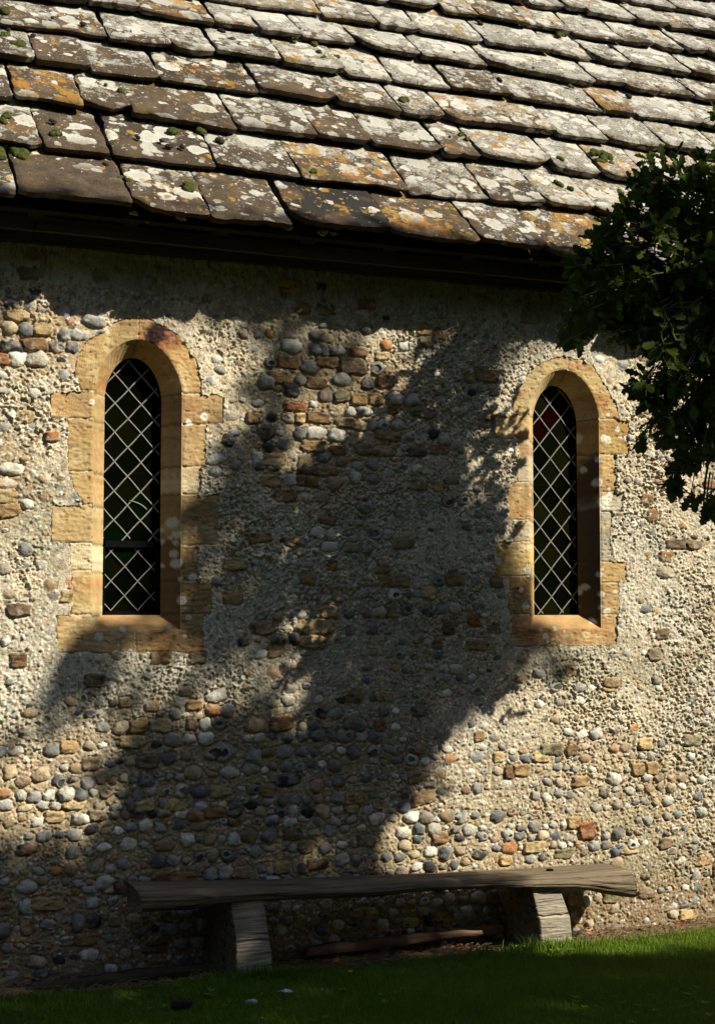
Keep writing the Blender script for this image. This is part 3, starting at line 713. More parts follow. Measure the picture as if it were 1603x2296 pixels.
    if left:
        z0, z1 = ZBI+.004, zsplit+.018; xa, xb = xc-HWI+.002, xc+HWI-.002
        for b_ in ((xa, xb, YG-.022, YG-.004, z1-.030, z1), (xa, xb, YG-.022, YG-.004, z0, z0+.014), (xa, xa+.011, YG-.022, YG-.004, z0, z1), (xb-.022, xb, YG-.022, YG-.004, z0, z1)):
            fb.add(*box(*b_))
    wadopt(fb.build('iron_frame', M_IRON, smooth=False))
    for pyz in ((655, 1115) if left else (635, 1042, 1445)):
        zz_ = (z3 if left else z4)(800 if left else 560, pyz)[1]
        sb = Bag(); sb.add(*box(xc-HWI, xc+HWI, YG+.02, YG+.032, zz_-.006, zz_+.006))
        wadopt(sb.build('saddle_bar', M_BRASS, smooth=False))

# ---- roof
roof_frame = np.array([[1, 0, 0], [0, cos(RP), sin(RP)], [0, -sin(RP), cos(RP)]])      # rows: right, up-slope, normal
EAV0 = np.array([0, YE, ZE]); NR = roof_frame[2]; EAV = EAV0-NR*.066
def on_roof(px, py):
    v = ray(px, py); P = CC+((EAV0-CC)@NR)/(v@NR)*v-EAV0; return P[0], P@roof_frame[1]
LV = [0, .43, .811, 1.19, 1.546, 1.89, 2.20, 2.53, 2.87, 3.20, 3.50, 3.80, 4.10, 4.40, 4.68, 4.95]
JPX = [(0, [(45, 445), (300, 458), (470, 475), (653, 493), (886, 525), (1081, 550), (1238, 565)]),
       (1, [(97, 325), (257, 355), (485, 362), (675, 390), (921, 425), (1101, 445), (1226, 458), (1345, 470)]),
       (2, [(192, 243), (298, 250), (530, 280), (716, 312), (840, 325), (996, 340), (1085, 357), (1246, 372), (1351, 387), (1455, 398)]),
       (3, [(82, 135), (207, 155), (362, 175), (580, 195), (760, 230), (900, 250), (1008, 272), (1245, 290), (1367, 320), (1500, 335)]),
       (4, [(1, 45), (245, 82), (387, 102), (485, 117), (635, 135), (775, 160), (886, 178), (1016, 200), (1150, 217), (1356, 250), (1437, 260), (1577, 277)]),
       (5, [(200, 5), (320, 30), (485, 52), (580, 62), (678, 75), (801, 97), (946, 122), (1101, 155), (1339, 185), (1406, 195), (1481, 205), (1560, 214)]),
       (6, [(450, 0), (725, 27), (851, 55), (946, 70), (1091, 92), (1256, 127), (1336, 136), (1420, 148), (1545, 155)])]
JOINT = {k: sorted(on_roof(*p)[0] for p in v) for k, v in JPX}
SPEC = {(0, 0): (.15, .9, .2), (0, 1): (.0, .75, .15)}   # (course, slab index): white, tone, orange
rb_ = Bag(); rr = RS(23); sid = 0
ROOFX0, ROOFX1 = -3.35, 9.35
for c in range(len(LV)-1):
    J = list(JOINT.get(c, []))
    if not J: J = [3.0]
    x = J[0]
    while x > ROOFX0: x -= rr.uniform(.30, .52)*(1-.035*c); J.insert(0, x)
    x = J[-1]
    while x < ROOFX1: x += rr.uniform(.22, .52)*(1-.035*c); J.append(x)
    EXP = LV[c+1]-LV[c]
    for i in range(len(J)-1):
        x0, x1 = J[i], J[i+1]; sid += 1; r = RS(sid+900)
        fine = .7 < x0 < 6.6 and c < 10
        st = .011 if fine else .06
        gap = r.uniform(.003, .010); x0 += gap; x1 -= gap
        wdt = x1-x0; lenv = EXP+.11; th = r.uniform(.028, .044)
        nu = max(6, int(wdt/st)); nv = max(6, int(lenv/st))
        u = np.linspace(0, 1, nu); v = np.linspace(0, 1, nv); U, Vv = np.meshgrid(u, v)
        bl = LV[c]+r.uniform(-.022, .020)                       # lower edge
        slope = r.uniform(-.030, .030); bow = r.uniform(-.014, .014)
        px_ = x0+U*wdt; py_ = bl+Vv*lenv+(slope*(U-.5)+bow*(U-.5)**2*4)*(1-Vv)
        # ragged outline, worn lower corners
        en = fbm(px_, py_, 9, sid, 4)-.5; side = np.minimum(U, 1-U)*wdt; low = Vv*lenv
        cr_ = r.uniform(.005, .04, 2)*(1+2.2*(r.rand(2) < .22))
        for s_, rad in ((0, cr_[0]), (1, cr_[1])):
            du = (U if s_ == 0 else 1-U)*wdt
            k = np.clip(1-du/rad, 0, 1)**2; py_ = py_+k*rad*.55*(1-Vv)**3
        py_ = py_+(.030*(fbm(px_, px_*0+c, 6, sid+5, 2)-.5)+.012*(fbm(px_, px_*0+c, 30, sid+6, 4, .7)-.5))*(1-Vv)**4
        px_ = px_+.020*(fbm(py_, py_*0+i, 14, sid+6, 3)-.5)*(np.abs(U-.5)*2)**3*np.where(U > .5, 1, -1)+r.uniform(-.015, .015)*Vv
        lift = th*1.25+r.uniform(.018, .038)
        hz = lift*(1-Vv*lenv/(EXP+.11))+.004+.009*(fbm(px_, py_, 5, sid+7, 2)-.5)+.006*(fbm(px_, py_, 34, sid+8, 4)-.5)
        hz += r.uniform(-.006, .006)*(U-.5)*2*(1-Vv)
        rnd_ = np.minimum(side, low); hz -= .006*(1-np.clip(rnd_/.012, 0, 1))**2
        top = np.stack([px_, py_, hz], -1)
        # delaminated step on some slabs
        if r.rand() < .45 and fine:
            q = sst(.48, .54, fbm(px_*1.5, py_*3, 4, sid+11, 3)+(.25-Vv)*.6); top[..., 2] -= .006*q
        bot = top.copy(); bot[..., 2] = hz-th; 
        wlev = .40+.42*sst(1.8, 4.8, (x0+x1)/2+LV[c]*.8)+r.uniform(-.26, .22)
        if c == 0: wlev = r.uniform(.3, .6)
        tone = r.uniform(0, .75); ora = r.uniform(.1, .95) if r.rand() < .65 else .05
        if c == 0:
            pxl = [on_roof(170, 440)[0], on_roof(770, 500)[0], on_roof(980, 520)[0]]
            if x0 < pxl[0] < x1: wlev, tone, ora = .0, .35, .1
            if x0 < pxl[1] < x1: wlev, tone, ora = .12, 1.2, .55
            if x0 < pxl[2] < x1: wlev, tone, ora = .25, .3, .9
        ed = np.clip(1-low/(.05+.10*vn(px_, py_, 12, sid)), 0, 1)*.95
        wl = wlev+.30*(Vv*lenv/EXP-.5)+0*U
        n = nu*nv
        at = dict(white=wl.ravel(), tone=tone, orange=ora, sid=sid*.37, edge=ed.ravel())
        a2 = {k_: (v_ if np.ndim(v_) == 0 else v_) for k_, v_ in at.items()}
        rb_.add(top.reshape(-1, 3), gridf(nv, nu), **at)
        # rim: lower and side faces
        ring = np.concatenate([top[::-1, 0], top[0, 1:], top[1:, -1]]); rbt = ring.copy(); rbt[:, 2] -= th*(.85+.3*vn(ring[:, 0], ring[:, 1], 25, sid)); rbt[:, 1] += .022*(ring[:, 1] < bl+.10)
        mid = (ring+rbt)/2; L = len(ring); inset = np.zeros_like(ring); 
        inset[:, 1] = .006*vn(ring[:, 0], ring[:, 1], 30, sid+3); mid = mid-inset*np.array([0, 1, 0])
        rim = np.concatenate([ring, mid, rbt]); 
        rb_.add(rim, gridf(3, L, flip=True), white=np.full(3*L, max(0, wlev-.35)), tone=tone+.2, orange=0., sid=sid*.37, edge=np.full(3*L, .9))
M3 = roof_frame.T                                       # columns = axes
from mathutils import Matrix
roof = rb_.build('stone_slab_roof', M_ROOF)
mw = Matrix([[*M3[0], 0], [*M3[1], EAV[1]], [*M3[2], EAV[2]], [0, 0, 0, 1]])
roof.parent = church; roof.matrix_parent_inverse.identity()
roof.matrix_basis = Matrix.Translation((-3, 0, 0)) @ mw
def R2W(p): p = np.asarray(p, float); return EAV+p @ roof_frame
# underside boarding, rafters, fascia, mortar fillets at the eave
ub = Bag()
def slabbox(x0, x1, l0, l1, n0, n1):
    V, F = box(x0, x1, l0, l1, n0, n1); return R2W(V), F
ub.add(*slabbox(ROOFX0+.1, ROOFX1-.1, .05, 4.85, -.050, -.030))
V, F = slabbox(ROOFX0+.1, ROOFX1-.1, .05, 4.85, -.05, -.01); V2 = V.copy(); V2[:, 1] = 2*YR-V2[:, 1]
ub.add(V2, F[:, ::-1])
adopt(ub.build('roof_boarding', M_UNDER, smooth=False))
fb = Bag(); xx = ROOFX0+.1
for L_ in (2.1, 2.35, 2.2, 2.5, 2.2, 2.0):
    x1 = min(xx+L_, ROOFX1-.1); nx_ = 60; u = np.linspace(xx, x1-.006, nx_)
    sec = [(-.20, 3.275), (-.20, 3.335), (-.165, 3.335), (-.165, 3.275)]
    V = np.array([[(x_, y_+.004*(vn(x_, j*1., 6, 3)-.5), z_+.010*(vn(x_, 0., 3, 4)-.5)) for j, (y_, z_) in enumerate(sec+sec[:1])] for x_ in u])
    fb.add(V.reshape(-1, 3), gridf(nx_, 5, flip=True)); xx = x1
xx = ROOFX0+.1
adopt(fb.build('eaves_board', M_OAK_DARK, smooth=False))
for x_ in np.arange(-3.0, 9.1, .42):
    rf = Bag(); rf.add(*slabbox(x_-.035, x_+.035, .09, .75, -.13, -.052)); adopt(rf.build('rafter_foot', M_OAK_DARK, smooth=False))
wp = Bag(); wp.add(*box(-3, 9, -.045, .05, 3.26, 3.36)); adopt(wp.build('wall_plate', M_OAK_DARK, smooth=False))
for (px, py, s_) in ((300, 480, .022), (408, 491, .026), (455, 487, .016), (648, 513, .022), (725, 523, .03), (747, 526, .018), (330, 500, .01)):
    cb_ = Bag(); s_ *= .62; P = on_y(px, py-2, -.285); r = RS(int(px)); a = np.array([[sin(t_)*cos(p_), cos(t_), sin(t_)*sin(p_)] for t_ in np.linspace(.01, pi-.01, 7) for p_ in np.linspace(0, 2*pi, 9)])
    a = a*(1+1.1*(r.rand(len(a), 1)-.5)); a.reshape(7, 9, 3)[:, -1] = a.reshape(7, 9, 3)[:, 0]; cb_.add(P+a*np.array([s_*1.5, s_*.8, s_*.8]), gridf(7, 9), Col=np.array((.26, .23, .15)), gloss=0.)
    adopt(cb_.build('mortar_fillet', M_WALL, smooth=False))
# moss cushions
MOSS = [(12, 25, 20, 1), (45, 103, 24, 1), (10, 78, 16, 1), (18, 335, 42, 1), (50, 352, 20, 1), (18, 259, 16, 1), (8, 272, 14, 1), (385, 295, 18, 1), (448, 293, 17, 1), (495, 318, 14, 0), (425, 422, 22, 1), (262, 387, 8, 1),
        (268, 400, 10, 1), (290, 406, 12, 1), (122, 274, 10, 0), (126, 298, 15, 1), (363, 316, 9, 0), (378, 328, 12, 0), (410, 330, 10, 0), (310, 308, 9, 0), (705, 384, 13, 1), (648, 87, 16, 1), (660, 94, 9, 1), (706, 98, 14, 1), (716, 116, 12, 1),
        (727, 129, 12, 1), (757, 127, 12, 1), (520, 87, 11, 1), (535, 99, 7, 1), (498, 69, 11, 0), (903, 224, 19, 1), (1008, 307, 8, 1), (1033, 302, 12, 1), (1046, 312, 12, 1), (1356, 354, 40, 1), (1258, 357, 12, 1), (1252, 412, 13, 1), (1280, 423, 12, 1),
        (1253, 77, 16, 1), (947, 40, 5, 1), (1018, 117, 6, 1), (1075, 51, 12, 0), (1119, 179, 11, 0), (1195, 153, 8, 0), (1277, 193, 12, 1), (1409, 216, 15, 0), (118, 40, 8, 0), (187, 55, 10, 0), (75, 80, 10, 0), (20, 66, 9, 0), (238, 190, 8, 1), (272, 204, 12, 1), (1370, 105, 12, 0), (870, 116, 5, 1), (240, 370, 9, 0)]
ms = []
for k, (px, py, r_, g) in enumerate(MOSS):
    x, l = on_roof(px, py); rad = r_*.5/470*1.5; r = RS(k+40); b = Bag()
    for q in range(1 if r_ < 9 else 4 if r_ < 25 else 14):
        ox, ol = (0, 0) if q == 0 and r_ < 25 else r.uniform(-1, 1, 2)*rad*(.8 if r_ < 25 else 1.1); rr_ = rad*(r.uniform(.5, .75) if r_ < 25 else r.uniform(.28, .42))
        if q == 0 and r_ < 25: rr_ = rad*.8
        nn = 12; A = np.array([[sin(t_)*cos(p_), sin(t_)*sin(p_), cos(t_)] for t_ in np.linspace(.001, pi/2+.3, 8) for p_ in np.linspace(0, 2*pi, nn+1)])
        A = A*(1+.28*(vn(A[:, 0]*3+k+q*7, A[:, 1]*3, 2.3, k)-.5))[:, None]; A.reshape(8, nn+1, 3)[:, -1] = A.reshape(8, nn+1, 3)[:, 0]
        b.add(A*np.array([rr_, rr_, rr_*.75]), gridf(8, nn+1, flip=True)); b.V[-1] += np.array([ox, ol, 0])
    o = b.build('moss_cushion', M_MOSS if g else M_MOSSD, roof)
    # find the slab surface height by course position
    ci = max(0, np.searchsorted(LV, l, 'right')-1); fr = (l-LV[ci])/(LV[ci+1]-LV[ci])
    hh = .074*(1-fr*.78)+.006
    # slide along the ray so the cushion still sits where it is in the photo
    v = ray(px, py); P = CC+((EAV+NR*hh-CC)@NR)/(v@NR)*v-EAV
    o.location = (P[0], P@roof_frame[1], hh)
# back slope of the roof: plain sheet of slabs seen by nobody but closing the building
V, F = slabbox(ROOFX0, ROOFX1, 0, 4.9, -.01, .03); V2 = V.copy(); V2[:, 1] = 2*YR-V2[:, 1]
b = Bag(); b.add(V2, F[:, ::-1], white=.5, tone=.2, orange=.2, sid=3., edge=0.); adopt(b.build('rear_roof_slope', M_ROOF, smooth=False))

# ================================================================== GROUND
def axs(lo, hi, flo, fhi, st, ratio=1.35):
    a = list(np.arange(flo, fhi, st)); d = st; v = flo; L = []
    while v > lo: d *= ratio; v -= d; L.append(v)
    d = st; v = a[-1]; Rr = []
    while v < hi: d *= ratio; v += d; Rr.append(v)
    return np.array(L[::-1]+a+Rr)
gxs = axs(-600, 600, .3, 5.8, .012); gys = axs(-600, 600, -2.2, .05, .012)
GX, GY = np.meshgrid(gxs, gys)
nearm = np.exp(-(np.maximum(0, np.hypot(GX-3, GY+1)-6)/3)**2)
def ground_h(x, y):
    return .014*(fbm(x, y, 1.3, 401, 3)-.5)*2+.012*sst(-.28, -.05, y)*0+.02*sst(-.16, .0, y)*(fbm(x, y, 7, 402, 3))
gh = ground_h(GX, GY)*nearm+.010*(fbm(GX, GY, 45, 403, 3)-.5)*nearm
gc = np.tile(np.array((.055, .075, .02)), GX.shape+(1,))
soil = sst(-.26, -.17, GY+.08*(fbm(GX, GY, 4, 405, 3)-.5))*(GY < 6)
gc = mixc(gc, (.10, .065, .04), soil); gc = mixc(gc, (.05, .045, .02), (GY < -.2)*nearm*.6)
gc *= (.6+.8*fbm(GX, GY, 50, 406, 3))[..., None]
M_GROUND = m_vertex('soil and turf', spec=.15, grain=120)
ground = mesh_np('ground', np.stack([GX, GY, gh], -1).reshape(-1, 3), gridf(len(gys), len(gxs)), M_GROUND, None, True, {'Col': gc.reshape(-1, 3), 'gloss': np.zeros(GX.size)})
tag(ground, kind='structure')

# grass
M_GRASS = m_leaf('grass blade', (.055, .12, .012), (.20, .31, .035), .35)
r = RS(5)
def blades(n, x0, x1, y0, y1, hmin, hmax, wd, edge=True, at=None):
    if at is None:
        x = r.uniform(x0, x1, n); y = r.uniform(y0, y1, n)
        if edge:
            lim = -.215+.07*(fbm(x, y*0, 3.0, 411, 3)-.5)*2+.02*r.randn(len(x)); k = y < lim; x, y = x[k], y[k]
            dens = fbm(x, y, 4, 412, 3); k = r.rand(len(x)) < .45+.9*dens; x, y = x[k], y[k]
    else: x, y = at
    n = len(x); h = r.uniform(hmin, hmax, n)*(.6+.9*vn(x, y, 3, 413)); a = r.uniform(0, 2*pi, n); b = r.uniform(0, 2*pi, n); ln = r.uniform(.1, .75, n)*h
    z = ground_h(x, y)-.004
    w_ = wd*r.uniform(.7, 1.3, n)
    cx, sx_ = np.cos(a)*w_/2, np.sin(a)*w_/2; bx, by = np.cos(b)*ln, np.sin(b)*ln
    P = np.stack([np.stack([x-cx, y-sx_, z], -1), np.stack([x+cx, y+sx_, z], -1),
                  np.stack([x+bx*.35-cx*.8, y+by*.35-sx_*.8, z+h*.6], -1), np.stack([x+bx*.35+cx*.8, y+by*.35+sx_*.8, z+h*.6], -1),
                  np.stack([x+bx, y+by, z+h*(.95-.25*ln/h)], -1)], 1)
    i = np.arange(n)[:, None]*5
    rn = np.repeat((.35*r.rand(n)+.65*fbm(x, y, 6, 414, 3)), 5)
    return P.reshape(-1, 3), [i+np.array([[0, 1, 3, 2]]), i+np.array([[2, 3, 4]])], rn
gb = Bag()
for args in ((150000, .7, 5.3, -1.95, -.1, .018, .038, .0028), (26000, .7, 5.3, -1.95, -.12, .03, .055, .0026), (30000, -1.5, 8, -4.0, -.1, .02, .05, .006)):
    V, F, rn = blades(*args); gb.add(V, F, rnd=rn)
for (cx, cy, sx_, sy_, n_, hm) in ((2.24, -.335, .07, .02, 260, .10), (2.15, -.32, .05, .02, 110, .07), (3.70, -.335, .10, .02, 420, .12), (3.60, -.30, .03, .04, 120, .10), (2.02, -.20, .05, .06, 90, .06), (3.02, -.22, .12, .03, 60, .06), (4.6, -.23, .5, .02, 420, .06), (3.3, -.23, .2, .03, 140, .06)):
    V, F, rn = blades(0, 0, 0, 0, 0, hm*.4, hm, .0035, at=(cx+sx_*r.randn(n_), cy+sy_*r.randn(n_))); gb.add(V, F, rnd=rn)
nw = 420; wxp = r.uniform(.9, 5.1, nw); wyp = -.24-1.5*r.rand(nw)**1.3
for k in range(nw):
    if vn(np.array(wxp[k]), np.array(wyp[k]), 2.2, 419) < .5: continue
    q = r.randint(3, 7); a0 = r.uniform(0, 6.28); sz_ = r.uniform(.010, .024); Vt, Ft = [], []
    for j in range(q):
        a = a0+j*2*pi/q+r.uniform(-.2, .2); u_ = np.array([cos(a), sin(a), r.uniform(.1, .5)]); w2 = np.array([-sin(a), cos(a), 0])*sz_*.35; c0_ = np.array([wxp[k], wyp[k], .022+ground_h(np.array(wxp[k]), np.array(wyp[k]))])
        Vt += [c0_, c0_+u_*sz_*.5-w2, c0_+u_*sz_, c0_+u_*sz_*.5+w2]; Ft.append([4*j, 4*j+1, 4*j+2, 4*j+3])
    gb.add(np.array(Vt), np.array(Ft), rnd=r.uniform(.5, 1.0))
tag(gb.build('grass', M_GRASS, smooth=False), 'short green lawn grass in front of the church wall', 'grass', kind='stuff')
# litter of dead stalks and needles between lawn and wall
M_LIT = m_plain('dry stalks', (.20, .13, .075), .9, .5, 40)
lb = Bag(); r = RS(9)
for k in range(2600):
    x = r.uniform(.8, 5.3); y = r.uniform(-.27, -.01); z = ground_h(np.array(x), np.array(y))+r.uniform(0, .025); L_ = r.uniform(.015, .07); a = r.uniform(-.9, .9)+(pi if r.rand() < .5 else 0)
    p = np.array([[x, y, z], [x+cos(a)*L_*.5, y+sin(a)*L_*.5, z+r.uniform(-.004, .012)], [x+cos(a)*L_, y+sin(a)*L_, z+r.uniform(-.01, .008)]])
    lb.add(*tube(p, r.uniform(.0006, .0018), 3, False))
for k in range(900):
    x = r.uniform(.8, 5.3); y = r.uniform(-.25, -.01); z = ground_h(np.array(x), np.array(y))+.006; s_ = r.uniform(.006, .016)
    a = r.uniform(0, 2*pi, 5)+np.arange(5)*0; a.sort(); V = np.array([[x+s_*cos(t_), y+s_*sin(t_), z+r.uniform(-.004, .010)] for t_ in a]); lb.add(V, np.array([[0, 1, 2, 3, 4]]))
tag(lb.build('ground_litter', M_LIT, smooth=False), 'brown litter of dry stalks and leaf scraps along the wall foot', 'litter', kind='stuff')

# ================================================================== BENCH
bench = empty('log_bench', (2.87, -.2, 0))
tag(bench, 'rough split-log bench on two timber chocks in front of the flint wall', 'bench')
def badopt(o): o.parent = bench; o.location = Vector(o.location)-Vector((2.87, -.2, 0)); return o
def cv(pts, yy): 
    q = sorted([(on_y(a, b_, yy)[0], on_y(a, b_, yy)[2]) for a, b_ in pts]); q = np.array(q); return lambda x: np.interp(x, q[:, 0], q[:, 1])
zt = cv([(275, 1975), (400, 1974), (600, 1971), (800, 1963), (1000, 1955), (1195, 1945), (1300, 1938), (1400, 1935), (1425, 1940)], -.09)
zb = cv([(300, 2050), (325, 2050), (420, 2045), (500, 2031), (588, 2026), (840, 2016), (930, 2005), (1140, 1995), (1287, 1994), (1333, 2001), (1380, 2012), (1425, 2022)], -.32)
xL, xR = on_y(318, 2010, -.32)[0], on_y(1414, 2010, -.32)[0]
nx_, ns = 420, 72
sx_ = np.linspace(xL, xR, nx_); V = []
prof = np.array([(0., .06), (0., .35), (.0, .8), (.03, 1.), (.30, 1.0), (.66, .985), (.80, .93), (.93, .80), (1.0, .58), (.99, .35), (.93, .15), (.80, .03), (.55, 0.), (.2, .0)])
pc = np.concatenate([prof, prof[:1]]); dl = np.concatenate([[0], np.cumsum(np.hypot(*np.diff(pc, axis=0).T))]); tt = np.linspace(0, dl[-1], ns, endpoint=False)
pu, pv = np.interp(tt, dl, pc[:, 0]), np.interp(tt, dl, pc[:, 1])
for i, x in enumerate(sx_):
    t_, b_ = zt(x), zb(x); f = -.325+.02*sin(x*3.1)-.012*sin(x*7+1)
    if x > xR-.45: f -= .03*sst(xR-.45, xR, np.array(x))
    y = -.085+(f+.085)*pu; z = b_+(t_-b_)*pv
    # long worn hollow along the front of the right half, and the belly of the log
    hol = .020*np.exp(-((pv-.62)/.16)**2)*(pu > .6)*sst(3.1, 3.5, np.array(x))*(1-sst(xR-.35, xR-.1, np.array(x)))
    y = y+hol+.010*sin(x*2.3)*pu
    xa = np.full(ns, x)
    g = (fbm(xa*.7, tt*20, 1, 501, 4)-.5)*.014+(fbm(xa*1.6, tt*70, 1, 502, 3)-.5)*.007+(fbm(xa*5, tt*9, 1, 507, 3)-.5)*.012
    cr = np.exp(-((pv-.42-.10*sin(x*1.4))/.018)**2)*(pu > .8)*.010*sst(.35, .6, vn(xa, xa*0, 1.7, 503)); g = g-cr
    cy, cz = -.2, (t_+b_)/2; dy, dz = y-cy, z-cz; L_ = np.hypot(dy, dz)+1e-6
    y = y+dy/L_*g; z = z+dz/L_*g*(.4+.6*(pu > .7))
    endp = .016*(fbm(y*1, z*1, 22, 505, 3)-.5)*(1 if (i < 3 or i > nx_-4) else 0)
    V.append(np.stack([xa+endp+(.05*(1-pu) if False else 0)-.0*pu, y, z], -1))
V = np.array(V); V[:, :, 0] += np.clip(1-(V[:, :, 0]-xL)/.2, 0, 1)*(-.02*(V[:, :, 2]-zb(xL))/.13)
V[:, :, 0] += np.clip(1-(xR-V[:, :, 0])/.12, 0, 1)*(.035*(1-(V[:, :, 2]-zb(xR))/.19))
idx = np.arange(nx_*ns).reshape(nx_, ns); idx = np.concatenate([idx, idx[:, :1]], 1)
F4 = np.stack([idx[:-1, :-1], idx[1:, :-1], idx[1:, 1:], idx[:-1, 1:]], -1).reshape(-1, 4)[:, ::-1]
Vf = V.reshape(-1, 3); c0, c1 = V[0].mean(0), V[-1].mean(0); m = len(Vf)
e = (nx_-1)*ns
# end caps with an inner ring so the split end grain is uneven
r0 = V[0]*.5+c0*.5+np.array([.012, 0, 0]); r1 = V[-1]*.5+c1*.5-np.array([.012, 0, 0])
Vf = np.concatenate([Vf, r0, r1, [c0+np.array([.004, 0, 0])], [c1-np.array([.02, 0, 0])]])
k = np.arange(ns); kn = (k+1) % ns
FQ = np.concatenate([F4, np.stack([k, kn, m+kn, m+k], -1), np.stack([e+kn, e+k, m+ns+k, m+ns+kn], -1)])
FT = np.concatenate([np.stack([m+k, m+kn, np.full(ns, m+2*ns)], -1), np.stack([m+ns+kn, m+ns+k, np.full(ns, m+2*ns+1)], -1)])
badopt(mesh_np('seat', Vf, [FQ, FT], M_OAK_OLD))
# a bolt head let into the top over the right chock
P = on_y(1401-170, 1945, -.2); b = Bag(); b.add(*box(P[0]-.012, P[0]+.014, -.215, -.19, zt(P[0])-.01, zt(P[0])+.008)); badopt(b.build('bolt_head', M_IRON, smooth=False))
def chock(edgeL, edgeR, seed, dark):
    yf = -.302
    el = np.array([on_y(a, b_, yf)[[0, 2]] for a, b_ in edgeL]); er = np.array([on_y(a, b_, yf)[[0, 2]] for a, b_ in edgeR])
    zl = np.linspace(-.03, max(el[:, 1].max(), er[:, 1].max()), 110)
    o1, o2 = np.argsort(el[:, 1]), np.argsort(er[:, 1])
    xl = np.interp(zl, el[o1, 1], el[o1, 0]); xr = np.interp(zl, er[o2, 1], er[o2, 0])
    R_ = []
    for z, a, b_ in zip(zl, xl, xr):
        k1, k2, k3 = 26, 14, 26
        w_ = b_-a; t = np.linspace(0, 1, k1, endpoint=False)
        fr = np.stack([a+w_*t, np.full(k1, yf)], -1)
        t = np.linspace(0, 1, k2, endpoint=False); rt = np.stack([b_+.02*t, yf+.27*t], -1)
        t = np.linspace(0, 1, k2, endpoint=False); bk = np.stack([b_+.02-(w_+.08)*t, np.full(k2, -.032)], -1)
        t = np.linspace(0, 1, k3, endpoint=False); lf = np.stack([a-.06*np.sin((1-t)*pi*.62)**.8, -.032+(yf+.032)*t], -1)
        p = np.concatenate([fr, rt, bk, lf]); n_ = len(p); s_ = np.arange(n_)
        g = np.where(s_ < k1, .007*(fbm(p[:, 0]*9, np.full(n_, z)*60, 1, seed, 4)-.5)+.005*(fbm(p[:, 0]*14, np.full(n_, z)*170, 1, seed+1, 2)-.5)+.008*(fbm(p[:, 0]*14, np.full(n_, z)*16, 1, seed+4, 3)-.5), .012*(fbm(s_*.25, np.full(n_, z)*3, 1, seed+2, 3)-.5))
        g = g-.012*np.exp(-((z-.17-.012*(vn(s_*.2, s_*0., 1, seed)-.5))/.004)**2)*(s_ < k1)
        y = p[:, 1].copy(); x = p[:, 0].copy(); fm = s_ < k1; y[fm] -= g[fm]; x[~fm] -= g[~fm]
        R_.append(np.stack([x, y, np.full(n_, z)], -1))
    R_ = np.array(R_); nz, n_ = R_.shape[:2]; idx = np.arange(nz*n_).reshape(nz, n_); idx = np.concatenate([idx, idx[:, :1]], 1)
    F = np.stack([idx[:-1, :-1], idx[:-1, 1:], idx[1:, 1:], idx[1:, :-1]], -1).reshape(-1, 4)
    m = nz*n_; V = np.concatenate([R_.reshape(-1, 3), [R_[-1].mean(0)]]); k = np.arange(n_); T = np.stack([m-n_+k, m-n_+(k+1) % n_, np.full(n_, m)], -1)
    fm = np.concatenate([np.zeros(len(F), int), np.zeros(len(T), int)])
    col = np.tile(np.arange(n_+0), nz-1); fm[:len(F)] = (col >= 26).astype(int)
    return badopt(mesh_np('leg', V, [F, T], [M_OAK_CUT, M_OAK_OLD], fmat=fm))
def q6(x, y): return (168+x*.4197, 1850+y*.4197)
def q7(x, y): return (930+x*.4197, 1850+y*.4197)
chock([q6(822, 395), q6(835, 420), q6(850, 520), q6(865, 620), q6(868, 740), q6(868, 860)], [q6(1000, 395), q6(1006, 430), q6(1020, 480), q6(1035, 600), q6(1050, 690), q6(1052, 860)], 601, True)
chock([q7(608, 312), q7(628, 360), q7(655, 460), q7(672, 520), q7(678, 610), q7(680, 740)], [q7(745, 312), q7(775, 350), q7(802, 420), q7(828, 490), q7(838, 580), q7(846, 740)], 611, False)

# ================================================================== PLANKS AND SMALL THINGS
def plank(name, x0, x1, y, z0, wz, wy, mat, seed, label, tilt=0.):
    n = 90; t = np.linspace(0, 1, n); X_ = x0+(x1-x0)*t
    sec = [(0, 0), (wy*.5, 0), (wy, .05*wz), (wy, wz*.6), (wy*.8, wz), (wy*.4, wz), (0, wz*.9), (0, wz*.4)]; ns_ = len(sec)
    V = []
    for i, x in enumerate(X_):
        sc = .55+.55*vn(np.array(x), np.array(0.), 3, seed) if 0 < i < n-1 else .15
        V.append([(x, y-a*(.8+.4*vn(np.array(x), np.array(j*.7), 8, seed+1)), z0+tilt*t[i]+b_*sc*(.8+.5*vn(np.array(x), np.array(j*.9), 14, seed+2))) for j, (a, b_) in enumerate(sec)])
    V = np.array(V, float); idx = np.arange(n*ns_).reshape(n, ns_); idx = np.concatenate([idx, idx[:, :1]], 1)
    F = np.stack([idx[:-1, :-1], idx[:-1, 1:], idx[1:, 1:], idx[1:, :-1]], -1).reshape(-1, 4)[:, ::-1]
    caps = [np.array([list(range(ns_))]), np.array([list(range(n*ns_-1, n*ns_-ns_-1, -1))])]
    o = mesh_np(name, V.reshape(-1, 3), [F, np.concatenate(caps)], mat)
    return tag(o, label, 'plank', 'old timbers lying at the wall foot')
plank('timber_plank', 2.50, 3.52, -.06, .035, .038, .06, M_PLANK, 31, 'reddish brown rotting plank lying under the bench between its chocks', .03)
plank('timber_plank', 1.22, 2.02, -.09, -.012, .045, .08, M_OAK_DARK, 37, 'dark weathered timber lying at the wall foot left of the bench chock', .02)
def leaf_tpl(stations):
    st = np.array(stations); V = []
    for t, w_ in st: V += [(-w_, t, .25*w_), (0, t, 0), (w_, t, .25*w_)]
    V = np.array(V); n = len(st); F = []
    for i in range(n-1):
        a = i*3; F += [(a, a+1, a+4, a+3), (a+1, a+2, a+5, a+4)]
    return V, np.array(F)
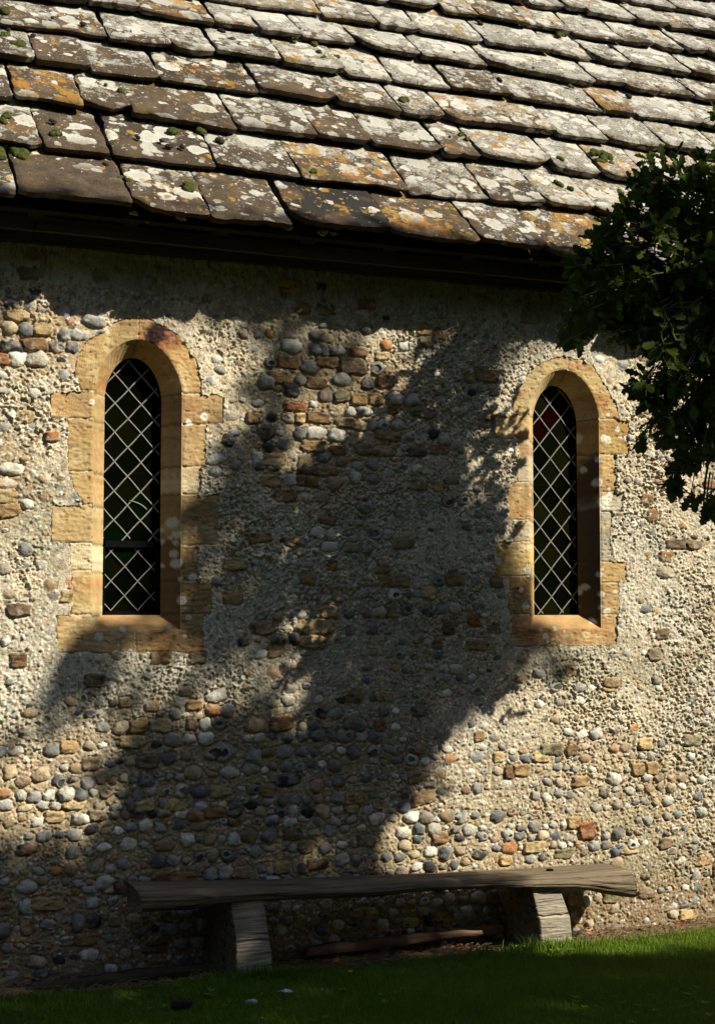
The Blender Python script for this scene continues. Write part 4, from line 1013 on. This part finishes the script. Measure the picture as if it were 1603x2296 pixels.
OAK = leaf_tpl([(0, .004), (.10, .008), (.16, .06), (.24, .13), (.30, .07), (.38, .15), (.46, .24), (.53, .13), (.60, .20), (.68, .29), (.76, .16), (.83, .19), (.90, .15), (.96, .09), (1., .02)])
OAKS = leaf_tpl([(0, .01), (.22, .14), (.5, .22), (.72, .27), (1., .04)])
def place_leaves(P, D, N, size, tpl, curl=.25, rs=None):
    """P positions, D direction of the midrib, N leaf normal"""
    V, F = tpl; n = len(P)
    D = D/np.linalg.norm(D, axis=1)[:, None]; Xa = np.cross(D, N); Xa /= np.linalg.norm(Xa, axis=1)[:, None]+1e-9; Nn = np.cross(Xa, D)
    cu = rs.uniform(-curl, curl, n)
    x = V[:, 0][None]*size[:, None]; y = V[:, 1][None]*size[:, None]; z = V[:, 2][None]*size[:, None]*rs.uniform(-.5, 1.6, n)[:, None]+cu[:, None]*V[:, 1][None]**2*size[:, None]
    W_ = P[:, None]+x[..., None]*Xa[:, None]+y[..., None]*D[:, None]+z[..., None]*Nn[:, None]
    return W_.reshape(-1, 3), (F[None]+(np.arange(n)*len(V))[:, None, None]).reshape(-1, 4), np.repeat(rs.rand(n), len(V))
rs = RS(77)
for k, (px, py, lab) in enumerate([(1513, 2077, 'orange dead leaf against the wall foot right of the bench'), (1310, 2092, 'orange dead leaf in the litter just right of the right bench chock'),
                                   (1026, 2126, 'orange-red dead leaf beside the right end of the plank under the bench'), (745, 2158, 'orange dead leaf on the grass edge below the left end of the plank')]):
    p = on_z(px, py, .03); V, F, rn = place_leaves(np.array([p]), np.array([[1, .2*k-.2, .15]]), np.array([[.1, -.5, 1.]]), np.array([.05]), OAK, .5, rs)
    V = V-p; o = mesh_np('dead_leaf', V, F, M_DEADLEAF); o.location = p; tag(o, lab, 'leaf', 'dead leaves on the ground')
# feather
p = on_z(630, 2223, .035); fe = empty('feather', p); tag(fe, 'pale grey feather lying on the lawn below the left bench chock', 'feather')
t = np.linspace(0, 1, 24); wv_ = .011*np.sin(pi*np.clip(t, .0, 1))**.6*(.5+.5*(t > .15)); cxv = t*.062
up_ = .006*np.sin(t*pi)
Vv_ = np.stack([np.stack([cxv, -wv_, up_-t*.012], -1), np.stack([cxv, 0*t, up_+.002-t*.012], -1), np.stack([cxv, wv_*.6, up_+.003-t*.012], -1)], 1)
o = mesh_np('vane', Vv_.reshape(-1, 3), gridf(24, 3), M_FEATHER, fe); o.rotation_euler = (.5, 0, .15)
V, F = tube(np.stack([np.linspace(-.02, .062, 12), 0*np.linspace(0, 1, 12), .003+.006*np.sin(np.linspace(0, 1, 12)*pi)-.012*np.linspace(0, 1, 12)], -1), .0009, 5)
o = mesh_np('shaft', V, F, M_FEATHER, fe); o.rotation_euler = (.5, 0, .15)
def pebble(name, px, py, s_, mat, lab, cat, seed, sq=(1, 1, .6)):
    p = on_z(px, py, .025); A = np.array([[sin(a)*cos(b_), sin(a)*sin(b_), cos(a)] for a in np.linspace(.001, pi-.001, 12) for b_ in np.linspace(0, 2*pi, 17)])
    A = A*(.75+.5*vn(A[:, 0]*2+seed, A[:, 1]*2+A[:, 2]*2, 1.7, seed))[:, None]; A.reshape(12, 17, 3)[:, -1] = A.reshape(12, 17, 3)[:, 0]
    o = mesh_np(name, A*s_*np.array(sq), gridf(12, 17, flip=True), mat); o.location = p; tag(o, lab, cat); return o
M_CHALK = m_plain('chalky pebble', (.34, .36, .36), .8, .2, 30); M_CLOD = m_plain('dark soil clod', (.02, .015, .012), .9, .4, 60, .004)
pebble('pebble', 563, 2247, .024, M_CHALK, 'pale blue-grey pebble in the lawn left of and below the feather', 'pebble', 3, (1.1, .8, .5))
pebble('soil_clod', 407, 2252, .036, M_CLOD, 'dark brown clod of soil on the lawn near the bottom left', 'clod', 5, (1.3, .8, .6))
# small yellow flower
p = on_z(786, 2203, .0); fl = empty('dandelion', p); tag(fl, 'tiny yellow flower in the lawn right of the left bench chock', 'flower')
M_YEL = m_plain('yellow petals', (.65, .42, .02), .6, .2, 60)
V, F = tube([(0, 0, 0), (.002, 0, .02), (0, 0, .045)], .0012, 5); mesh_np('stem', V, F, M_GRASS, fe if False else fl, attrs={'rnd': np.full(len(V), .5)})
b = Bag()
for k in range(14):
    a = k*2*pi/14; b.add(np.array([(0, 0, .045), (.010*cos(a-.2), .010*sin(a-.2), .049), (.013*cos(a), .013*sin(a), .050), (.010*cos(a+.2), .010*sin(a+.2), .049)]), np.array([[0, 1, 2, 3]]))
b.build('petals', M_YEL, fl)

# ================================================================== OAK TREE (stands right of and behind the camera; one low bough reaches into view)
oak = empty('oak_tree', (8.1, -6.0, 0))
tag(oak, 'oak tree whose dark leafy bough hangs over wall and roof at the right', 'tree')
def oadopt(o): o.parent = oak; o.location = Vector(o.location)-Vector((8.1, -6.0, 0)); return o
LIT = [
 [(-300, 600), (-300, 690), (60, 690), (90, 672), (180, 712), (255, 695), (300, 712), (400, 722), (480, 730), (590, 762), (580, 790), (520, 815), (500, 840), (505, 870), (545, 900), (560, 935), (515, 945), (485, 1010), (465, 1055), (425, 1105), (405, 1150), (385, 1250), (380, 1380), (290, 1378), (215, 1398), (165, 1435), (120, 1480), (80, 1560), (50, 1620), (0, 1680), (-60, 1800), (-300, 1890)],
 [(-300, 1780), (0, 1745), (60, 1690), (100, 1600), (160, 1585), (250, 1600), (280, 1650), (235, 1690), (215, 1740), (235, 1780), (245, 1850), (200, 1880), (120, 1875), (60, 1900), (0, 1880), (-300, 1880)],
 [(285, 1500), (310, 1470), (380, 1465), (410, 1480), (380, 1510), (330, 1540), (300, 1530)],
 [(455, 1560), (480, 1535), (515, 1545), (512, 1590), (480, 1610), (440, 1610), (430, 1595)],
 [(635, 1500), (680, 1505), (695, 1560), (670, 1590), (640, 1580), (625, 1545)],
 [(680, 1180), (710, 1165), (750, 1180), (755, 1235), (700, 1245), (670, 1225)],
 [(670, 1400), (690, 1380), (740, 1385), (745, 1430), (735, 1470), (700, 1475), (690, 1440)],
 [(860, 760), (900, 745), (940, 770), (930, 800), (960, 830), (940, 860), (900, 840), (870, 800)],
 [(690, 940), (760, 930), (850, 925), (900, 930), (880, 965), (790, 975), (740, 995), (690, 985)],
 [(960, 880), (1000, 870), (1010, 920), (970, 930)],
 [(1165, 790), (1235, 780), (1330, 790), (1420, 785), (1450, 760), (2600, 600), (2600, 2400), (1700, 2190), (1260, 2170), (1215, 2150), (1205, 2060), (1130, 2060), (1000, 2040), (890, 2020), (840, 1960), (700, 1935), (690, 1915), (820, 1900), (850, 1860), (840, 1820), (900, 1790), (925, 1740), (915, 1700), (940, 1670), (1050, 1640), (1085, 1580), (1130, 1535), (1240, 1510), (1310, 1455), (1345, 1440), (1385, 1440), (1330, 1375), (1205, 1385), (1195, 1310), (1145, 1290), (1125, 1240), (1115, 1190), (1150, 1110), (1210, 1045), (1205, 1005), (1120, 1095), (1065, 1140), (1025, 1085), (1030, 1010), (1075, 955), (1060, 925), (1100, 880), (1125, 845), (1110, 815)],
 [(1120, 1400), (1220, 1395), (1330, 1400), (1350, 1450), (1300, 1440), (1260, 1440), (1230, 1400)]]
DIM = [  # half-lit patches: (polygon, share of leaves kept)
 ([(560, 1140), (860, 1120), (900, 1300), (820, 1500), (560, 1480), (520, 1300)], 1.0), ([(560, 740), (1000, 740), (1060, 1000), (700, 1060), (540, 1000)], .6),
 ([(-300, 1880), (150, 1880), (290, 1960), (260, 2250), (-300, 2250)], 1.75), ([(240, 1450), (620, 1450), (640, 1650), (240, 1650)], 1.1)]
def topx(x, z):
    P = np.stack([x, np.zeros_like(x), z], -1)-CC; d = P@CF; return 801.5+FPX*(P@CR)/d, 1148-FPX*(P@CU)/d
rs = RS(2024)
NL = 62000
x = rs.uniform(-2.2, 6.5, NL); z = rs.uniform(-2.6, 3.02, NL)
px, py = topx(x, z); keepp = np.ones(NL, bool)
for ip, p in enumerate(LIT):
    k_ = 1.9 if 2 <= ip <= 9 else 1.
    for ox, oy in ((0, 0), (16, 0), (-16, 0), (0, 16), (0, -16), (11, 11), (-11, -11), (11, -11), (-11, 11)): keepp &= ~inpoly(px+ox*k_, py+oy*k_, p)
dimr = rs.rand(NL)
for p, s_ in DIM: keepp &= ~(inpoly(px, py, p) & (dimr > s_*.55))
g = z < -.02      # rays that reach the lawn and bench: nearly all shaded, a strip by the wall on the right stays lit
def rect(a, b_, c, d_): return (x > a) & (x < b_) & (z > c) & (z < d_)
keepp &= ~(rect(3.20, 3.64, -.46, .12)) & ~(rect(3.4, 9, -.52, .1)) & ~(rect(1.72, 1.98, -.45, -.12) & (dimr > .32)) & ~(rect(2.2, 3.2, -.22, .0) & (dimr > .5)) & ~(rect(3.0, 3.9, -.1, .14) & (dimr > .45))
keepp &= ~((z < -.42) & (fbm(x, z, 2.2, 31, 2) > .55) & (x > 1.0))
keepp &= ~((x > 4.9) & (z > -.3))
x, z = x[keepp], z[keepp]; n = len(x)
t = 8.0+4.0*rs.rand(n)
Pt = np.stack([x, np.zeros(n), z], -1)+S*t[:, None]+rs.randn(n, 3)*.012
D = rs.randn(n, 3); N = rs.randn(n, 3)+S*.9
V, F, rn = place_leaves(Pt, D, N, rs.uniform(.085, .13, n), OAKS, .3, rs)
cb = Bag(); cb.add(V, F, rnd=rn)
# top and far side of the crown, well clear of the light that reaches the wall and roof
m_ = 9000; cen = np.array([11.2, -8.6, 6.0])
u = rs.randn(m_, 3); u /= np.linalg.norm(u, axis=1)[:, None]; Pq = cen+u*(rs.rand(m_)**.4)[:, None]*np.array([2.6, 2.4, 2.2])
tt_ = Pq[:, 1]/S[1]; hit = Pq-S*tt_[:, None]       # where its shadow meets the wall plane
ok = (hit[:, 2] < -.6) | ((hit[:, 0] > 1.4) & (hit[:, 0] < 2.55) & (hit[:, 2] < 1.9) & (hit[:, 2] > .9))
Pq = Pq[ok]; V, F, rn = place_leaves(Pq, rs.randn(len(Pq), 3), rs.randn(len(Pq), 3), rs.uniform(.12, .18, len(Pq)), OAKS, .3, rs); cb.add(V, F, rnd=rn)
oadopt(cb.build('crown', M_OAKLEAF, smooth=False))
tr = Bag()
tp = np.array([(8.9, -6.0, -.1), (8.88, -6.0, 1.0), (8.86, -6.02, 2.2), (8.9, -6.0, 3.6), (8.8, -5.95, 5.0), (8.7, -5.9, 6.2), (8.75, -5.95, 7.2)])-np.array([.8, 0, 0])
tr.add(*tube(tp, [.42, .34, .30, .27, .22, .15, .07], 18))
oadopt(tr.build('trunk', M_BARK))
lm = Bag()
for a, b_, r0 in (((8.85, -6.0, 3.6), (2.2, .9), .12), ((8.82, -5.95, 4.4), (2.9, 1.3), .10), ((8.75, -5.95, 5.0), (1.4, .2), .10), ((8.72, -5.9, 5.6), (2.4, -.6), .08), ((8.8, -5.95, 4.0), (1.1, -.9), .10)):
    e_ = np.array([b_[0]-.25, 0, b_[1]])+S*9.5; a = np.array(a)-np.array([.8, 0, 0]); t_ = np.linspace(0, 1, 9)[:, None]
    lm.add(*tube(a*(1-t_)+e_*t_+np.array([0, 0, .4])*np.sin(t_*pi)+rs.randn(9, 3)*.04*np.sin(t_*pi), r0*(1-.8*t_[:, 0]), 8))
# the low bough that enters the picture
def BP(px, py, y): return on_y(px, py, y)
main = np.array([(8.08, -5.9, 3.5), (7.2, -4.7, 4.5), (6.1, -3.3, 4.5), (5.3, -2.2, 4.05), (4.85, -1.5, 3.5), BP(1700, 560, -1.12), BP(1560, 600, -1.05), BP(1430, 610, -1.0), BP(1330, 640, -.98)])
lm.add(*tube(main, [.13, .11, .085, .06, .042, .026, .016, .009, .004], 8))
sub = [[BP(1700, 560, -1.12), BP(1600, 470, -1.0), BP(1500, 400, -.95), BP(1440, 370, -.95)], [BP(1640, 580, -1.08), BP(1590, 720, -1.05), BP(1540, 850, -1.0), BP(1480, 930, -.98), BP(1430, 980, -.97)],
       [BP(1700, 600, -1.12), BP(1640, 800, -1.15), BP(1600, 950, -1.12), BP(1580, 1080, -1.1), BP(1575, 1150, -1.1)], [BP(1560, 600, -1.05), BP(1480, 690, -1.0), BP(1400, 740, -.97), BP(1300, 740, -.95)], [BP(1500, 605, -1.02), BP(1420, 540, -.95), BP(1350, 520, -.95)]]
for s_ in sub: lm.add(*tube(np.array(s_), np.linspace(.012, .003, len(s_)), 6))
BO = [(1800, 180), (1610, 200), (1590, 205), (1600, 250), (1612, 300), (1590, 335), (1560, 330), (1530, 350), (1490, 330), (1455, 325), (1435, 345), (1425, 385), (1390, 395), (1382, 440), (1352, 448), (1345, 500), (1315, 515), (1305, 550), (1262, 565), (1268, 600), (1246, 640), (1255, 700),
      (1240, 745), (1262, 785), (1330, 770), (1390, 790), (1440, 785), (1462, 800), (1452, 830), (1420, 845), (1405, 870), (1430, 905), (1438, 960), (1400, 1010), (1395, 1045), (1425, 1065), (1440, 1105), (1475, 1085), (1510, 1105), (1535, 1140), (1562, 1118), (1585, 1140), (1590, 1185), (1620, 1200), (1700, 1230), (1800, 1230)]
ncl = 600; P_ = []; D_ = []; N_ = []
cnt = 0
while cnt < ncl:
    qx, qy = rs.uniform(1235, 1700), rs.uniform(190, 1230)
    cx_, cy_ = qx+(1650-qx)*.03, qy+(650-qy)*.03
    if not inpoly(np.array([qx-16, qx+10, qx, qx]), np.array([qy, qy, qy-16, qy+14]), BO).all(): continue
    if qx > 1640 and rs.rand() < .65: continue
    # gaps where the sunny wall shows through
    gap = vn(np.array(qx/100.), np.array(qy/100.), 1.5, 808)
    if qy > 840 and gap > .62: continue
    cnt += 1; yy = -1.02+rs.uniform(-.20, .22)
    c = on_y(qx, qy, yy); out = c-on_y(1660, 640, -1.08); out /= np.linalg.norm(out)+1e-6
    lm.add(*tube(np.array([c-out*.10+np.array([0, 0, .02]), c-out*.04+np.array([0, 0, .008]), c]), [.0035, .0025, .0015], 4, False))
    k = rs.randint(5, 9)
    for q in range(k):
        d = out*.7+rs.randn(3)*.75+np.array([0, 0, -.25]); d /= np.linalg.norm(d)
        P_.append(c-out*rs.uniform(0, .05)+rs.randn(3)*.006); D_.append(d); N_.append(np.array([0, -.5, .8])+rs.randn(3)*.55)
for k in range(150):      # leaves carried by the bough nearer the trunk, outside the picture
    f = rs.rand(); c = np.array([6.3, -3.5, 4.5])*(1-f)+np.array([5.5, -2.45, 4.15])*f+rs.randn(3)*np.array([.10, .10, .16])
    for q in range(6): P_.append(c+rs.randn(3)*.03); D_.append(rs.randn(3)+np.array([0, 0, -.4])); N_.append(np.array([0, -.5, .8])+rs.randn(3)*.55)
P_, D_, N_ = np.array(P_), np.array(D_), np.array(N_)
V, F, rn = place_leaves(P_, D_, N_, rs.uniform(.055, .10, len(P_)), OAK, .35, rs)
oadopt(lm.build('branches', M_BARK))
oadopt(mesh_np('bough_leaves', V, F, M_OAKLEAF, attrs={'rnd': rn}))

# unseen trees added behind the camera to cut sky light; reflected in the panes
rs = RS(55); wb = Bag()
for k, (cx_, cy_, rx_, rz_) in enumerate([(-16, -9, 4, 5.2), (-13, -15, 4.5, 6), (-7, -19, 5, 6.2), (-1, -21, 5, 6.5), (5, -22, 5, 6.2), (12, -23, 5.5, 6.5), (20, -19, 5, 6.5), (23, -11, 5, 6.4), (19, -4, 4, 6), (-17, -2, 4, 5)]):
    n_ = 2600; u = rs.randn(n_, 3); u /= np.linalg.norm(u, axis=1)[:, None]
    lob = .72+.5*vn(u[:, 0]*2+k*5, u[:, 1]*2+u[:, 2]*2, 1.6, k)
    Pq = np.array([cx_, cy_, rz_*.98])+u*(lob*(.75+.25*rs.rand(n_)))[:, None]*np.array([rx_, rx_, rz_]); Pq = Pq[Pq[:, 2] > .1]
    V, F, rn = place_leaves(Pq, rs.randn(len(Pq), 3), u[:len(Pq)]+rs.randn(len(Pq), 3)*.5, rs.uniform(.7, 1.2, len(Pq)), OAKS, .3, rs); wb.add(V, F, rnd=rn)
    wb.add(*tube(np.array([(cx_, cy_, -.1), (cx_+.1, cy_, 2), (cx_, cy_+.1, 5), (cx_, cy_, 8)]), [.4, .3, .22, .1], 10), rnd=.1)
tag(wb.build('sky_blocking_trees', M_OAKLEAF, smooth=False), 'added belt of unseen dark trees behind the viewer, cutting the sky light', 'trees', kind='stuff')
print('leaves', n, 'stones', sn)
